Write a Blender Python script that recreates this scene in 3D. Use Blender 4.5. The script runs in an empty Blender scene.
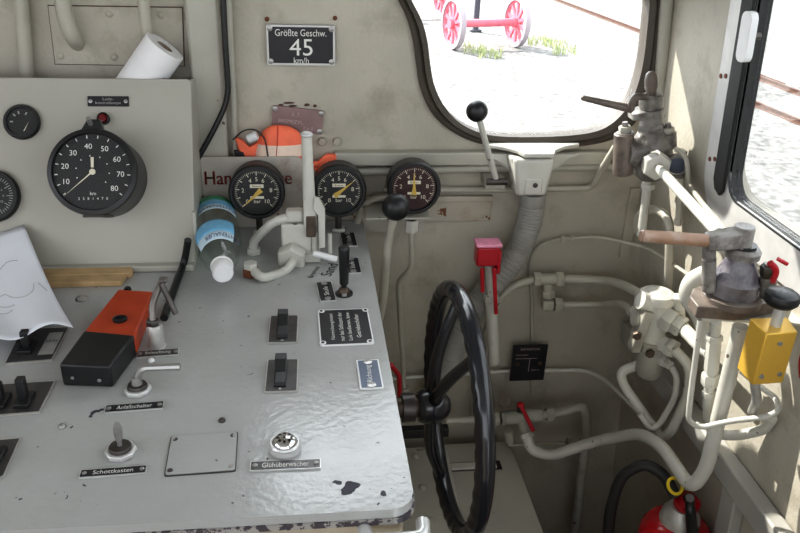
import bpy, bmesh, math, random
from mathutils import Vector, Matrix
from mathutils.geometry import tessellate_polygon
random.seed(7)
SC = bpy.context.scene
COL = SC.collection
PI = math.pi
R = math.radians

# ------------------------------------------------------------------ camera
FPX, PITCH, YAW, ROLL = 780.0, R(26), R(7.5), R(2.2)
EYE = Vector((0, -1.5, 1.65))
_F = Vector((math.sin(YAW)*math.cos(PITCH), math.cos(YAW)*math.cos(PITCH), -math.sin(PITCH)))
_R0 = _F.cross(Vector((0, 0, 1))).normalized()
_U0 = _R0.cross(_F)
_R = math.cos(ROLL)*_R0 + math.sin(ROLL)*_U0
_U = math.cos(ROLL)*_U0 - math.sin(ROLL)*_R0
cam_d = bpy.data.cameras.new('camera')
cam = bpy.data.objects.new('camera', cam_d)
COL.objects.link(cam)
cam_d.sensor_width = 36.0
cam_d.lens = FPX/800*36.0
cam_d.clip_start = 0.02
cam_d.clip_end = 300
cam.matrix_world = Matrix(((_R.x, _U.x, -_F.x, EYE.x), (_R.y, _U.y, -_F.y, EYE.y), (_R.z, _U.z, -_F.z, EYE.z), (0, 0, 0, 1)))
SC.camera = cam

def ray(px, py):
    return (px-400)/FPX*_R - (py-266.5)/FPX*_U + _F

def onp(px, py, p0, n):
    d = ray(px, py)
    return EYE + d*((Vector(p0)-EYE).dot(Vector(n))/d.dot(Vector(n)))

def aY(px, py, Y): return onp(px, py, (0, Y, 0), (0, 1, 0))
def aZ(px, py, Z): return onp(px, py, (0, 0, Z), (0, 0, 1))
def aX(px, py, X): return onp(px, py, (X, 0, 0), (1, 0, 0))
DZ = 1.03                       # height of the desk top
def dk(px, py, h=0.0): return aZ(px, py, DZ+h)
def pxm(n, P):                  # metres spanned by n pixels at the distance of P
    return n*(Vector(P)-EYE).dot(_F)/FPX

# ------------------------------------------------------------------ materials
def _nt(name):
    m = bpy.data.materials.new(name)
    m.use_nodes = True
    nt = m.node_tree
    b = nt.nodes['Principled BSDF']
    return m, nt, b

def N(nt, t, **kw):
    n = nt.nodes.new(t)
    for k, v in kw.items():
        if k.startswith('i_'):
            n.inputs[int(k[2:])].default_value = v
        else:
            setattr(n, k, v)
    return n

def mixc(nt, fac, a, b):
    n = N(nt, 'ShaderNodeMix', data_type='RGBA')
    for sock, v in ((n.inputs[0], fac), (n.inputs[6], a), (n.inputs[7], b)):
        if hasattr(v, 'is_linked') or hasattr(v, 'links'):
            nt.links.new(v, sock)
        else:
            sock.default_value = v if isinstance(v, float) else (*v, 1) if len(v) == 3 else v
    return n.outputs[2]

def ramp(nt, val, stops):
    n = N(nt, 'ShaderNodeValToRGB')
    e = n.color_ramp.elements
    while len(e) < len(stops): e.new(0.5)
    for el, (p, c) in zip(e, stops):
        el.position = p
        el.color = (c, c, c, 1) if isinstance(c, (int, float)) else (*c, 1)
    nt.links.new(val, n.inputs[0])
    return n.outputs[0]

def noise(nt, scale, detail=3, vec=None, rough=0.5):
    n = N(nt, 'ShaderNodeTexNoise')
    n.inputs['Scale'].default_value = scale
    n.inputs['Detail'].default_value = detail
    n.inputs['Roughness'].default_value = rough
    if vec is not None: nt.links.new(vec, n.inputs['Vector'])
    return n.outputs[0]

def geo(nt): return N(nt, 'ShaderNodeNewGeometry').outputs['Position']

def paint(name, col, rough=0.45, var=0.12, vscale=9, bump=0.0, bscale=160, chip=None, chipcol=(.06, .05, .05), chipscale=30, dirt=None, metal=0.0, dscale=14, spec=0.5, coat=0.0, dlo=.52):
    m, nt, b = _nt(name)
    P = geo(nt)
    v = ramp(nt, noise(nt, vscale, 4, P), [(0.3, 1-var), (0.7, 1+var*0.4)])
    mul = N(nt, 'ShaderNodeMix', data_type='RGBA', blend_type='MULTIPLY')
    mul.inputs[0].default_value = 1
    mul.inputs[6].default_value = (*col, 1)
    nt.links.new(v, mul.inputs[7])
    c = mul.outputs[2]
    if dirt:
        d = ramp(nt, noise(nt, dscale, 6, P, 0.65), [(dlo, 0.0), (dlo+.2, 0.75)])
        c = mixc(nt, d, c, dirt)
    if chip:
        k = ramp(nt, noise(nt, chipscale, 5, P, 0.6), [(chip, 0.0), (chip+0.012, 1.0)])
        c = mixc(nt, k, c, chipcol)
    nt.links.new(c, b.inputs['Base Color'])
    b.inputs['Roughness'].default_value = rough
    b.inputs['Metallic'].default_value = metal
    b.inputs['Specular IOR Level'].default_value = spec
    b.inputs['Coat Weight'].default_value = coat
    if bump:
        bp = N(nt, 'ShaderNodeBump')
        bp.inputs['Strength'].default_value = bump
        bp.inputs['Distance'].default_value = 0.002
        nt.links.new(noise(nt, bscale, 3, P), bp.inputs['Height'])
        nt.links.new(bp.outputs[0], b.inputs['Normal'])
    return m

def glassy(name, tint=(1, 1, 1), gl=0.06, rough=0.02, fk=.5):
    m, nt, b = _nt(name)
    nt.nodes.remove(b)
    tr = N(nt, 'ShaderNodeBsdfTransparent'); tr.inputs[0].default_value = (*tint, 1)
    gb = N(nt, 'ShaderNodeBsdfGlossy'); gb.inputs['Roughness'].default_value = rough
    lw = N(nt, 'ShaderNodeLayerWeight'); lw.inputs[0].default_value = 0.2
    ma = N(nt, 'ShaderNodeMath', operation='MULTIPLY_ADD'); ma.inputs[1].default_value = fk; ma.inputs[2].default_value = gl
    nt.links.new(lw.outputs['Facing'], ma.inputs[0])
    mx = N(nt, 'ShaderNodeMixShader')
    nt.links.new(ma.outputs[0], mx.inputs[0]); nt.links.new(tr.outputs[0], mx.inputs[1]); nt.links.new(gb.outputs[0], mx.inputs[2])
    nt.links.new(mx.outputs[0], nt.nodes['Material Output'].inputs[0])
    return m

def desk_paint():
    m, nt, b = _nt('desk_paint')
    P = geo(nt)
    nz = N(nt, 'ShaderNodeTexNoise'); nz.inputs['Scale'].default_value = 55; nz.inputs['Detail'].default_value = 4
    nt.links.new(P, nz.inputs['Vector'])
    sub = N(nt, 'ShaderNodeVectorMath', operation='SUBTRACT'); sub.inputs[1].default_value = (.5, .5, .5)
    nt.links.new(nz.outputs['Color'], sub.inputs[0])
    sc = N(nt, 'ShaderNodeVectorMath', operation='SCALE'); sc.inputs['Scale'].default_value = 0.022
    nt.links.new(sub.outputs[0], sc.inputs[0])
    W = N(nt, 'ShaderNodeVectorMath', operation='ADD')
    nt.links.new(P, W.inputs[0]); nt.links.new(sc.outputs[0], W.inputs[1])
    def blob(p, r):
        d = N(nt, 'ShaderNodeVectorMath', operation='DISTANCE'); d.inputs[1].default_value = p
        nt.links.new(W.outputs[0], d.inputs[0])
        l = N(nt, 'ShaderNodeMath', operation='SUBTRACT'); l.inputs[1].default_value = r
        nt.links.new(d.outputs['Value'], l.inputs[0])
        return l.outputs[0]
    acc = None
    for px, py, r in ((351, 487, .0095), (337, 483, .0045), (346, 491, .006), (384, 494, .004), (404, 477, .003), (92, 413, .006), (99, 411, .004), (222, 421, .003), (200, 440, .0022), (233, 503, .0022), (65, 498, .0022), (70, 426, .003), (413, 497, .004), (410, 446, .003), (266, 458, .003), (248, 316, .002), (330, 383, .003), (20, 500, .002), (58, 493, .0018), (170, 290, .002), (190, 297, .0015), (60, 345, .002), (88, 372, .002), (407, 425, .0025), (376, 505, .002), (120, 500, .0014), (300, 300, .002), (240, 345, .0014), (209, 380, .0013)):
        k = blob(dk(px, py), r)
        if acc is None: acc = k
        else:
            mx = N(nt, 'ShaderNodeMath', operation='MINIMUM')
            nt.links.new(acc, mx.inputs[0]); nt.links.new(k, mx.inputs[1]); acc = mx.outputs[0]
    lt = N(nt, 'ShaderNodeMath', operation='LESS_THAN'); lt.inputs[1].default_value = 0.0; nt.links.new(acc, lt.inputs[0]); acc = lt.outputs[0]
    base = ramp(nt, noise(nt, 5, 4, P), [(0.3, (.40, .405, .40)), (0.7, (.45, .455, .45))])
    dirt = ramp(nt, noise(nt, 18, 6, P, 0.7), [(0.35, 0.0), (0.75, 0.22)])
    c = mixc(nt, dirt, base, (.33, .32, .29))
    sp_ = ramp(nt, noise(nt, 85, 3, P), [(.735, 0.0), (.75, .85)])
    c = mixc(nt, sp_, c, (.06, .055, .055))
    c = mixc(nt, acc, c, (.035, .036, .05))
    nt.links.new(c, b.inputs['Base Color'])
    b.inputs['Roughness'].default_value = 0.3
    rr = ramp(nt, noise(nt, 30, 3, P), [(0.3, .15), (0.7, .22)])
    nt.links.new(rr, b.inputs['Roughness'])
    rm = N(nt, 'ShaderNodeMath', operation='MAXIMUM'); nt.links.new(rr, rm.inputs[0])
    am = N(nt, 'ShaderNodeMath', operation='MULTIPLY'); am.inputs[1].default_value = .6; nt.links.new(acc, am.inputs[0]); nt.links.new(am.outputs[0], rm.inputs[1]); nt.links.new(rm.outputs[0], b.inputs['Roughness'])
    bp = N(nt, 'ShaderNodeBump'); bp.inputs['Strength'].default_value = 0.34; bp.inputs['Distance'].default_value = 0.0018
    nt.links.new(noise(nt, 110, 3, P), bp.inputs['Height']); nt.links.new(bp.outputs[0], b.inputs['Normal'])
    b.inputs['Specular IOR Level'].default_value = .6
    return m

WALLC = (.49, .455, .385)
M = {}
M['wall'] = paint('wall_paint', WALLC, .5, .14, 6, .55, 130, dirt=(.30, .27, .21), dscale=10)
M['wall_lower'] = M['wall']
M['trim'] = paint('trim_paint', (.46, .445, .385), .45, .12, 8, .35, 120, chip=.70, chipcol=(.10, .07, .05), chipscale=35)
M['rusty'] = paint('rusty_paint', (.45, .41, .345), .5, .15, 8, .4, 120, chip=.585, chipcol=(.17, .07, .03), chipscale=26, dirt=(.33, .25, .16))
M['cab'] = paint('cabinet_paint', (.435, .42, .37), .42, .08, 5, .12, 60, chip=.74, chipcol=(.05, .045, .04), chipscale=22)
M['desk'] = desk_paint()
M['desk_body'] = paint('desk_body_paint', (.46, .40, .31), .5, .12, 6, .2, 90)
M['chipped_edge'] = paint('chipped_edge_paint', (.36, .34, .32), .45, .1, 8, .2, 90, chip=.49, chipcol=(.07, .06, .07), chipscale=60)
M['pipe'] = paint('pipe_paint', (.46, .435, .37), .35, .14, 14, .15, 90, chip=.71, chipcol=(.12, .09, .07), chipscale=45)
M['pipe_white'] = paint('white_pipe_paint', (.58, .57, .52), .33, .12, 14, .15, 90, chip=.69, chipcol=(.10, .07, .06), chipscale=55)
M['pipe_dirty'] = paint('dirty_pipe_paint', (.40, .385, .335), .45, .2, 18, .3, 90, dirt=(.17, .14, .11), chip=.70, chipcol=(.07, .05, .04), chipscale=40)
M['hose'] = paint('grey_hose', (.33, .325, .30), .6, .15, 20)
M['valve'] = paint('valve_metal', (.29, .275, .255), .4, .3, 24, .4, 80, dirt=(.075, .06, .055), dscale=45, dlo=.44)
M['valve_brown'] = paint('valve_brown', (.20, .165, .14), .42, .3, 22, .3, 90, dirt=(.06, .045, .04), dscale=30, dlo=.45)
M['valve_violet'] = paint('valve_grey', (.25, .235, .245), .35, .35, 30, .4, 80, dirt=(.05, .042, .07), dscale=38, dlo=.42)
M['copper'] = paint('worn_brown_bar', (.33, .20, .13), .35, .25, 25, .1, 90, dirt=(.5, .42, .36))
M['black'] = paint('black_plastic', (.016, .016, .017), .38, .1, 20)
M['black_gloss'] = paint('black_enamel', (.013, .013, .016), .16, .1, 20, spec=.6)
M['wheel_black'] = paint('wheel_enamel', (.014, .015, .02), .2, .15, 20, .1, 60, spec=.7)
M['rubber'] = paint('window_rubber', (.085, .070, .056), .55, .15, 20)
M['rubber_black'] = paint('black_rubber', (.02, .02, .02), .6, .1, 20)
M['dial'] = paint('dial_black', (.018, .018, .019), .5, .1, 20)
M['dial_red'] = paint('dial_maroon', (.040, .013, .014), .45, .1, 20)
M['white_mark'] = paint('white_marking', (.78, .78, .74), .5, .04, 20)
M['cream_mark'] = paint('cream_marking', (.72, .68, .55), .5, .04, 20)
M['faint_mark'] = paint('faint_marking', (.46, .36, .36), .6, .2, 90)
M['grey_mark'] = paint('grey_marking', (.40, .40, .38), .5, .06, 20)
M['yellow_needle'] = paint('yellow_needle', (.60, .42, .09), .45, .06, 20)
M['plate_black'] = paint('plate_black', (.022, .021, .026), .35, .2, 30)
M['plate_blue'] = paint('plate_blue', (.10, .13, .20), .35, .2, 40)
M['plate_brown'] = paint('plate_brown', (.28, .185, .18), .5, .15, 25, dirt=(.13, .09, .09))
M['alu'] = paint('aluminium', (.64, .64, .63), .32, .12, 40, metal=.4)
M['alu_dull'] = paint('dull_aluminium', (.50, .49, .46), .42, .2, 60, metal=.35)
M['alu_frame'] = paint('brushed_frame', (.66, .65, .64), .35, .12, 30, metal=.25)
M['steel'] = paint('steel', (.40, .39, .38), .3, .2, 40, metal=.6)
M['worn_steel'] = paint('worn_steel', (.20, .18, .165), .32, .2, 40, metal=.5)
M['chrome'] = paint('chrome', (.72, .72, .72), .14, .08, 40, metal=1)
M['dark_steel'] = paint('dark_steel', (.10, .09, .085), .4, .25, 40, metal=.7)
M['brown_steel'] = paint('brown_steel', (.12, .09, .07), .45, .3, 50, metal=.5)
M['switch_plate'] = paint('switch_plate', (.09, .085, .085), .32, .25, 40, metal=.4)
M['paper'] = paint('paper', (.80, .82, .88), .7, .04, 14)
M['tissue'] = paint('tissue_paper', (.86, .85, .86), .8, .03, 50, .3, 120)
M['card'] = paint('cardboard', (.38, .30, .24), .8, .1, 40)
M['wood'] = paint('wood', (.52, .36, .19), .6, .25, 25, .2, 90)
M['orange'] = paint('orange_plastic', (.46, .065, .022), .4, .15, 25)
M['hiviz'] = paint('orange_fabric', (1.0, .21, .11), .65, .1, 40, .2, 200)
M['hiviz_band'] = paint('reflective_band', (.88, .70, .58), .5, .1, 60)
M['red'] = paint('red_paint', (.44, .013, .025), .32, .15, 25)
M['red_ext'] = paint('extinguisher_red', (.50, .012, .02), .18, .08, 15, spec=.6)
M['pink'] = paint('sunlit_pink_red', (.75, .30, .42), .4, .25, 60)  # red lightened to pink, sunlight painted into the colour
M['red_lamp'] = paint('red_lamp_glass', (.16, .008, .010), .15, .1, 30)
M['red_letters'] = paint('faded_red_letters', (.30, .055, .045), .6, .2, 80)
M['yellow'] = paint('yellow_paint', (.80, .50, .09), .3, .06, 20, metal=.35)
M['yellow_ring'] = paint('yellow_plastic', (.75, .55, .03), .4, .06, 20)
M['worn_plate'] = paint('worn_grey_plate', (.50, .46, .41), .5, .2, 14, .3, 90, dirt=(.25, .17, .14), chip=.70, chipcol=(.20, .07, .04), chipscale=24)
M['cap_white'] = paint('white_plastic', (.80, .80, .80), .35, .03, 30)
M['label_blue'] = paint('label_blue', (.20, .48, .72), .4, .2, 60)
M['label_navy'] = paint('label_navy', (.03, .05, .16), .4, .05, 60)
M['label_pale'] = paint('label_pale', (.62, .76, .86), .4, .1, 60)
M['label_green'] = paint('label_green', (.05, .30, .16), .4, .1, 60)
M['window_glass'] = glassy('window_glass', (.97, .98, .97), .02)
M['dial_glass'] = glassy('dial_glass', (1, 1, 1), .004, .03, .08)
M['pet'] = glassy('clear_bottle', (.955, .985, .965), .03, .06, .28)
M['floor'] = paint('floor_paint', (.05, .046, .042), .6, .3, 12, .3, 60)
M['ceil'] = paint('ceiling_paint', (.55, .54, .50), .6, .05)
M['marker'] = paint('marker_ink', (.012, .012, .014), .5, .05)
M['flaked'] = paint('flaked_paint', (.09, .045, .035), .7, .3, 60)
M['rust'] = paint('rust', (.16, .055, .025), .8, .3, 80)
M['blank_plate'] = paint('grey_plate_paint', (.42, .425, .415), .28, .1, 9, .3, 110, chip=.66, chipcol=(.08, .08, .09), chipscale=40)
M['panel'] = paint('side_panel_paint', (.40, .39, .36), .5, .12, 8, .2, 80)
M['ground'] = paint('gravel', (.20, .197, .19), .9, .6, 9, .8, 14)
M['rail'] = paint('rusty_rail', (.10, .045, .03), .7, .2, 6)
M['far_red'] = paint('wheelset_red', (.72, .16, .22), .5, .15, 4)  # red paled so outdoor glare is painted into the colour
M['far_rim'] = paint('wheelset_tyre', (.42, .36, .40), .5, .15, 4)
M['far_dark'] = paint('upright_dark', (.05, .05, .07), .6, .1, 4)
M['tuft'] = paint('dry_grass', (.42, .48, .22), .9, .2, 4)

# ------------------------------------------------------------------ mesh tools
ORG = {}
def frame(o, z, x=None):
    z = Vector(z).normalized()
    x = Vector(x) if x is not None else (Vector((1, 0, 0)) if abs(z.x) < .9 else Vector((0, 1, 0)))
    x = (x - z*x.dot(z)).normalized()
    y = z.cross(x)
    o = Vector(o)
    return Matrix(((x.x, y.x, z.x, o.x), (x.y, y.y, z.y, o.y), (x.z, y.z, z.z, o.z), (0, 0, 0, 1)))

def fillet(pts, rad, n=6):
    pts = [Vector(p) for p in pts]
    if rad <= 0 or len(pts) < 3: return pts
    out = [pts[0]]
    for i in range(1, len(pts)-1):
        a, b, c = pts[i-1], pts[i], pts[i+1]
        la, lc = (a-b).length, (c-b).length
        d = min(rad, .48*la, .48*lc)
        p, q = b+(a-b)*(d/la), b+(c-b)*(d/lc)
        for k in range(n+1):
            t = k/n
            out.append(p*(1-t)**2 + b*2*t*(1-t) + q*t*t)
    out.append(pts[-1])
    res = [out[0]]
    for p in out[1:]:
        if (p-res[-1]).length > 1e-5: res.append(p)
    return res

class MB:
    def __init__(s): s.v, s.f = [], []
    def add(s, vs, fs):
        b = len(s.v)
        s.v += [Vector(v) for v in vs]
        s.f += [tuple(b+i for i in f) for f in fs]
        return s
    def box(s, c, size, m=None, taper=1.0):
        x, y, z = (k/2 for k in size)
        vs = [Vector((a*x*(taper if d > 0 else 1), b*y*(taper if d > 0 else 1), d*z)) for d in (-1, 1) for a, b in ((-1, -1), (1, -1), (1, 1), (-1, 1))]
        c = Vector(c)
        vs = [(m.to_3x3() @ v if m else v) + c for v in vs]
        return s.add(vs, [(3, 2, 1, 0), (4, 5, 6, 7), (0, 1, 5, 4), (1, 2, 6, 5), (2, 3, 7, 6), (3, 0, 4, 7)])
    def hexa(s, bottom, top):
        return s.add(list(bottom)+list(top), [(3, 2, 1, 0), (4, 5, 6, 7), (0, 1, 5, 4), (1, 2, 6, 5), (2, 3, 7, 6), (3, 0, 4, 7)])
    def lathe(s, prof, m, seg=32, a0=0.0):
        vs, fs, idx = [], [], []
        for r, z in prof:
            if r < 1e-7:
                idx.append([len(vs)]); vs.append(m @ Vector((0, 0, z)))
            else:
                idx.append(list(range(len(vs), len(vs)+seg)))
                for k in range(seg):
                    a = a0+2*PI*k/seg
                    vs.append(m @ Vector((r*math.cos(a), r*math.sin(a), z)))
        for A, B in zip(idx, idx[1:]):
            for k in range(seg):
                l = (k+1) % seg
                if len(A) == 1 and len(B) == 1: continue
                if len(A) == 1: fs.append((A[0], B[l], B[k]))
                elif len(B) == 1: fs.append((A[k], A[l], B[0]))
                else: fs.append((A[k], A[l], B[l], B[k]))
        return s.add(vs, fs)
    def cyl(s, p, q, r, r2=None, seg=20, bev=0.0):
        p, q = Vector(p), Vector(q)
        L = (q-p).length
        r2 = r if r2 is None else r2
        pr = [(0, 0), (r, 0), (r2, L), (0, L)] if not bev else [(0, 0), (r-bev, 0), (r, bev), (r2, L-bev), (r2-bev, L), (0, L)]
        return s.lathe(pr, frame(p, q-p), seg)
    def hexnut(s, p, q, r, x=None):
        p, q = Vector(p), Vector(q)
        L = (q-p).length
        return s.lathe([(0, 0), (r*.9, 0), (r, L*.14), (r, L*.86), (r*.9, L), (0, L)], frame(p, q-p, x), 6, PI/6)
    def ball(s, c, r, sz=1.0, seg=24, m=None):
        mm = m if m is not None else Matrix.Identity(4)
        mm = Matrix.Translation(Vector(c)) @ mm.to_3x3().to_4x4()
        n = 12
        return s.lathe([(r*math.sin(PI*i/n) if 0 < i < n else 0, -r*sz*math.cos(PI*i/n)) for i in range(n+1)], mm, seg)
    def torus(s, m, Rr, r, seg=48, sec=12, fr=None, a0=0, a1=2*PI):
        full = abs(a1-a0-2*PI) < 1e-6
        n = seg if full else seg+1
        vs, fs = [], []
        for k in range(n):
            t = a0+(a1-a0)*k/seg
            for j in range(sec):
                a = 2*PI*j/sec
                rr = fr(t, a) if fr else r
                vs.append(m @ Vector(((Rr+rr*math.cos(a))*math.cos(t), (Rr+rr*math.cos(a))*math.sin(t), rr*math.sin(a))))
        for k in range(seg):
            l = (k+1) % n
            for j in range(sec):
                i = (j+1) % sec
                fs.append((k*sec+j, l*sec+j, l*sec+i, k*sec+i))
        if not full:
            fs.append(tuple(range(sec-1, -1, -1))); fs.append(tuple((n-1)*sec+j for j in range(sec)))
        return s.add(vs, fs)
    def tube(s, pts, r, fil=0.0, sec=14, fr=None, nf=6):
        pts = fillet(pts, fil, nf)
        n = len(pts)
        T = []
        for i in range(n):
            d = (pts[min(i+1, n-1)]-pts[i]).normalized() + (pts[i]-pts[max(i-1, 0)]).normalized()
            T.append(d.normalized())
        x = Vector((1, 0, 0)) if abs(T[0].x) < .8 else Vector((0, 0, 1))
        vs, fs = [], []
        L = [0.0]
        for i in range(1, n): L.append(L[-1]+(pts[i]-pts[i-1]).length)
        for i in range(n):
            x = (x-T[i]*x.dot(T[i])).normalized()
            y = T[i].cross(x)
            rr = fr(L[i]/max(L[-1], 1e-9)) if fr else r
            for j in range(sec):
                a = 2*PI*j/sec
                vs.append(pts[i]+x*(rr*math.cos(a))+y*(rr*math.sin(a)))
        for i in range(n-1):
            for j in range(sec):
                k = (j+1) % sec
                fs.append((i*sec+j, i*sec+k, (i+1)*sec+k, (i+1)*sec+j))
        fs.append(tuple(range(sec-1, -1, -1))); fs.append(tuple((n-1)*sec+j for j in range(sec)))
        return s.add(vs, fs)
    def prism(s, poly, m, z0, z1, holes=()):
        loops = [list(poly)]+[list(h) for h in holes]
        flat = [p for l in loops for p in l]
        tris = tessellate_polygon([[Vector((p[0], p[1], 0)) for p in l] for l in loops])
        n = len(flat)
        vs = [m @ Vector((p[0], p[1], z0)) for p in flat]+[m @ Vector((p[0], p[1], z1)) for p in flat]
        fs = [tuple(t) for t in tris]+[tuple(n+i for i in reversed(t)) for t in tris]
        b = 0
        for l in loops:
            k = len(l)
            for i in range(k):
                j = (i+1) % k
                fs.append((b+i, b+j, n+b+j, n+b+i))
            b += k
        return s.add(vs, fs)
    def build(s, name, mat, parent=None, bevel=0.0, ang=38, origin=None, solid=0.0, subd=0):
        o0 = ORG[parent.name] if parent is not None else (Vector(origin) if origin is not None else None)
        if o0 is None:
            xs = [v.x for v in s.v]; ys = [v.y for v in s.v]; zs = [v.z for v in s.v]
            o0 = Vector(((min(xs)+max(xs))/2, (min(ys)+max(ys))/2, min(zs)))
        me = bpy.data.meshes.new(name)
        me.from_pydata([v-o0 for v in s.v], [], s.f)
        bm = bmesh.new(); bm.from_mesh(me)
        bmesh.ops.recalc_face_normals(bm, faces=bm.faces)
        bm.to_mesh(me); bm.free()
        for p in me.polygons: p.use_smooth = True
        me.set_sharp_from_angle(angle=R(ang))
        me.materials.append(mat if not isinstance(mat, str) else M[mat])
        o = bpy.data.objects.new(name, me)
        COL.objects.link(o)
        if parent is not None: o.parent = parent
        else: o.location = o0
        ORG[o.name] = o0.copy()
        if solid:
            md = o.modifiers.new('solid', 'SOLIDIFY'); md.thickness = solid
        if subd:
            md = o.modifiers.new('sub', 'SUBSURF'); md.levels = subd; md.render_levels = subd
        if bevel:
            md = o.modifiers.new('bevel', 'BEVEL'); md.width = bevel; md.segments = 2; md.limit_method = 'ANGLE'; md.angle_limit = R(40)
        return o

def thing(name, label, cat, loc, group=None):
    o = bpy.data.objects.new(name, None)
    COL.objects.link(o)
    o.location = loc
    o.empty_display_size = .02
    ORG[o.name] = Vector(loc)
    return tag(o, label, cat, group)

def tag(o, label, cat, group=None):
    o['label'] = label; o['category'] = cat
    if group: o['group'] = group
    return o

def struct(o):
    o['kind'] = 'structure'; return o

_txt = {}
def text_geo(s):
    if s in _txt: return _txt[s]
    c = bpy.data.curves.new('lettering', 'FONT')
    c.body = s; c.resolution_u = 3; c.size = 1
    o = bpy.data.objects.new('lettering', c)
    COL.objects.link(o)
    me = bpy.data.meshes.new_from_object(o.evaluated_get(bpy.context.evaluated_depsgraph_get()))
    vs = [v.co.copy() for v in me.vertices]; fs = [tuple(p.vertices) for p in me.polygons]
    bpy.data.objects.remove(o); bpy.data.curves.remove(c); bpy.data.meshes.remove(me)
    if vs:
        x0, x1 = min(v.x for v in vs), max(v.x for v in vs); y0, y1 = min(v.y for v in vs), max(v.y for v in vs)
        vs = [Vector(((v.x-(x0+x1)/2)/(x1-x0), (v.y-(y0+y1)/2)/(y1-y0), 0)) for v in vs]
        asp = (x1-x0)/(y1-y0)
    else: asp = 1
    _txt[s] = (vs, fs, asp)
    return _txt[s]

def put_text(mb, s, m, cx, cy, h=None, w=None, z=0.0, rot=0.0, bend=None):
    vs, fs, asp = text_geo(s)
    if h is None: h = w/asp
    if w is None: w = h*asp
    out = []
    for v in vs:
        x, y = v.x*w, v.y*h
        x, y = x*math.cos(rot)-y*math.sin(rot), x*math.sin(rot)+y*math.cos(rot)
        p = Vector((cx+x, cy+y, z))
        out.append(bend(p) if bend else m @ p)
    mb.add(out, fs)

def rrect(w, h, r, cx=0, cy=0, n=5):
    out = []
    for sx, sy, a in ((1, 1, 0), (-1, 1, 90), (-1, -1, 180), (1, -1, 270)):
        for k in range(n+1):
            t = R(a+90*k/n)
            out.append((cx+sx*(w/2-r)+r*math.cos(t), cy+sy*(h/2-r)+r*math.sin(t)))
    return out

WALLM = Matrix(((1, 0, 0, 0), (0, 0, -1, 0), (0, 1, 0, 0), (0, 0, 0, 1)))   # local x right, y up, z out of the front wall
def wf(Y=0.0):
    return Matrix.Translation((0, Y, 0)) @ WALLM
def wp(px, py, Y=0.0):
    p = aY(px, py, Y); return (p.x, p.z)

# ------------------------------------------------------------------ room shell
outer = [(-1.6, -0.05), (0.86, -0.05), (0.86, 2.25), (-1.6, 2.25)]
win_out = [(398, 0), (407, 18), (413, 40), (416, 66), (420, 90), (430, 112), (446, 128), (470, 141), (500, 147), (560, 147), (600, 143), (622, 134), (640, 116), (650, 95), (657, 60), (661, 20), (663, 0)]
win_in = [(411, 0), (421, 18), (427, 38), (430, 66), (434, 87), (444, 107), (458, 122), (477, 132), (502, 136.5), (558, 136), (594, 132), (612, 123), (627, 107), (636, 88), (643, 60), (647, 20), (649, 0)]
def win_loop(px, e):
    pts = [wp(*p) for p in px]
    l, r = pts[0], pts[-1]
    top = [(r[0]-.015+e*.1, 1.49-e*.1), (r[0]-.06, 1.51-e*.4), (.42, 1.52-e*.5), (.375-e*.4, 1.57), (.365-e*.8, 1.82), (.31-e*.6, 1.90-e), (-.07, 1.90-e), (-.13+e, 1.84), (-.13+e, 1.60), (-.10+e*.6, 1.54+e*.8), (-.06, 1.52+e*.9), (l[0]-.09, 1.508+e*.7), (l[0]-.02, 1.492+e*.3)]  # unseen upper outline, invented and shaped to steer where sunlight falls inside
    return pts+top
wo, wi = win_loop(win_out, 0), win_loop(win_in, .028)
def smooth(l, n=2):
    for _ in range(n):
        o = []
        for i in range(len(l)):
            a, b = l[i], l[(i+1) % len(l)]
            o += [(a[0]*.75+b[0]*.25, a[1]*.75+b[1]*.25), (a[0]*.25+b[0]*.75, a[1]*.25+b[1]*.75)]
        l = o
    return l
wo, wi = smooth(wo), smooth(wi)
mid = [((a[0]+b[0])/2, (a[1]+b[1])/2) for a, b in zip(wo, wi)]
struct(MB().prism(outer, wf(), -.045, 0, [mid]).build('wall_front', 'wall', origin=(0, 0, 0)))
w1 = bpy.data.objects.new('window_1', None); COL.objects.link(w1); w1.location = aY(530, 90, 0); ORG['window_1'] = w1.location.copy(); struct(w1)
fr = MB()
q1 = [(a[0]*.72+b[0]*.28, a[1]*.72+b[1]*.28) for a, b in zip(wo, wi)]
q2 = [(a[0]*.42+b[0]*.58, a[1]*.42+b[1]*.58) for a, b in zip(wo, wi)]
n = len(wo)
m0 = wf()
rings = [[m0 @ Vector((p[0], p[1], z)) for p in l] for l, z in ((wo, .0005), (wo, .007), (q1, .012), (mid, .006), (q2, .012), (wi, .006), (wi, -.03), (mid, -.03))]
vs = [v for r_ in rings for v in r_]
fs = [(k*n+i, k*n+(i+1) % n, (k+1)*n+(i+1) % n, (k+1)*n+i) for k in range(len(rings)-1) for i in range(n)]
fr.add(vs, fs).build('window_frame', 'rubber', w1, ang=50)
MB().prism(wi, wf(), -.016, -.012).build('glass', 'window_glass', w1)

# side wall, leaning slightly outward towards the floor
SW0, SWN = Vector((.70, 0, 1.47)), Vector((-1, 0, -.062)).normalized()
_v = Vector((-.062, 0, 1)).normalized()
SM = Matrix(((0, _v.x, SWN.x, SW0.x), (-1, _v.y, SWN.y, SW0.y), (0, _v.z, SWN.z, SW0.z), (0, 0, 0, 1)))
SMI = SM.inverted()
def sw(px, py, off=0.0):                       # pixel -> point on the side wall
    return onp(px, py, SW0+SWN*off, SWN)
def swuv(px, py, off=0.0):
    p = SMI @ sw(px, py, off); return (p.x, p.y)
su0, sv0 = swuv(722, 100)[0], swuv(745, 250)[1]
su0 = swuv(716, 120)[0]; sa_ = swuv(729, 120)[0]-su0; sr_ = swuv(742, 120)[0]-su0
sv0 = swuv(745, 250)[1]; sb_ = swuv(760, 216)[1]-sv0
w_out = rrect(1.2, .95, .10, su0+.6, sv0+.475, 8)
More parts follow.
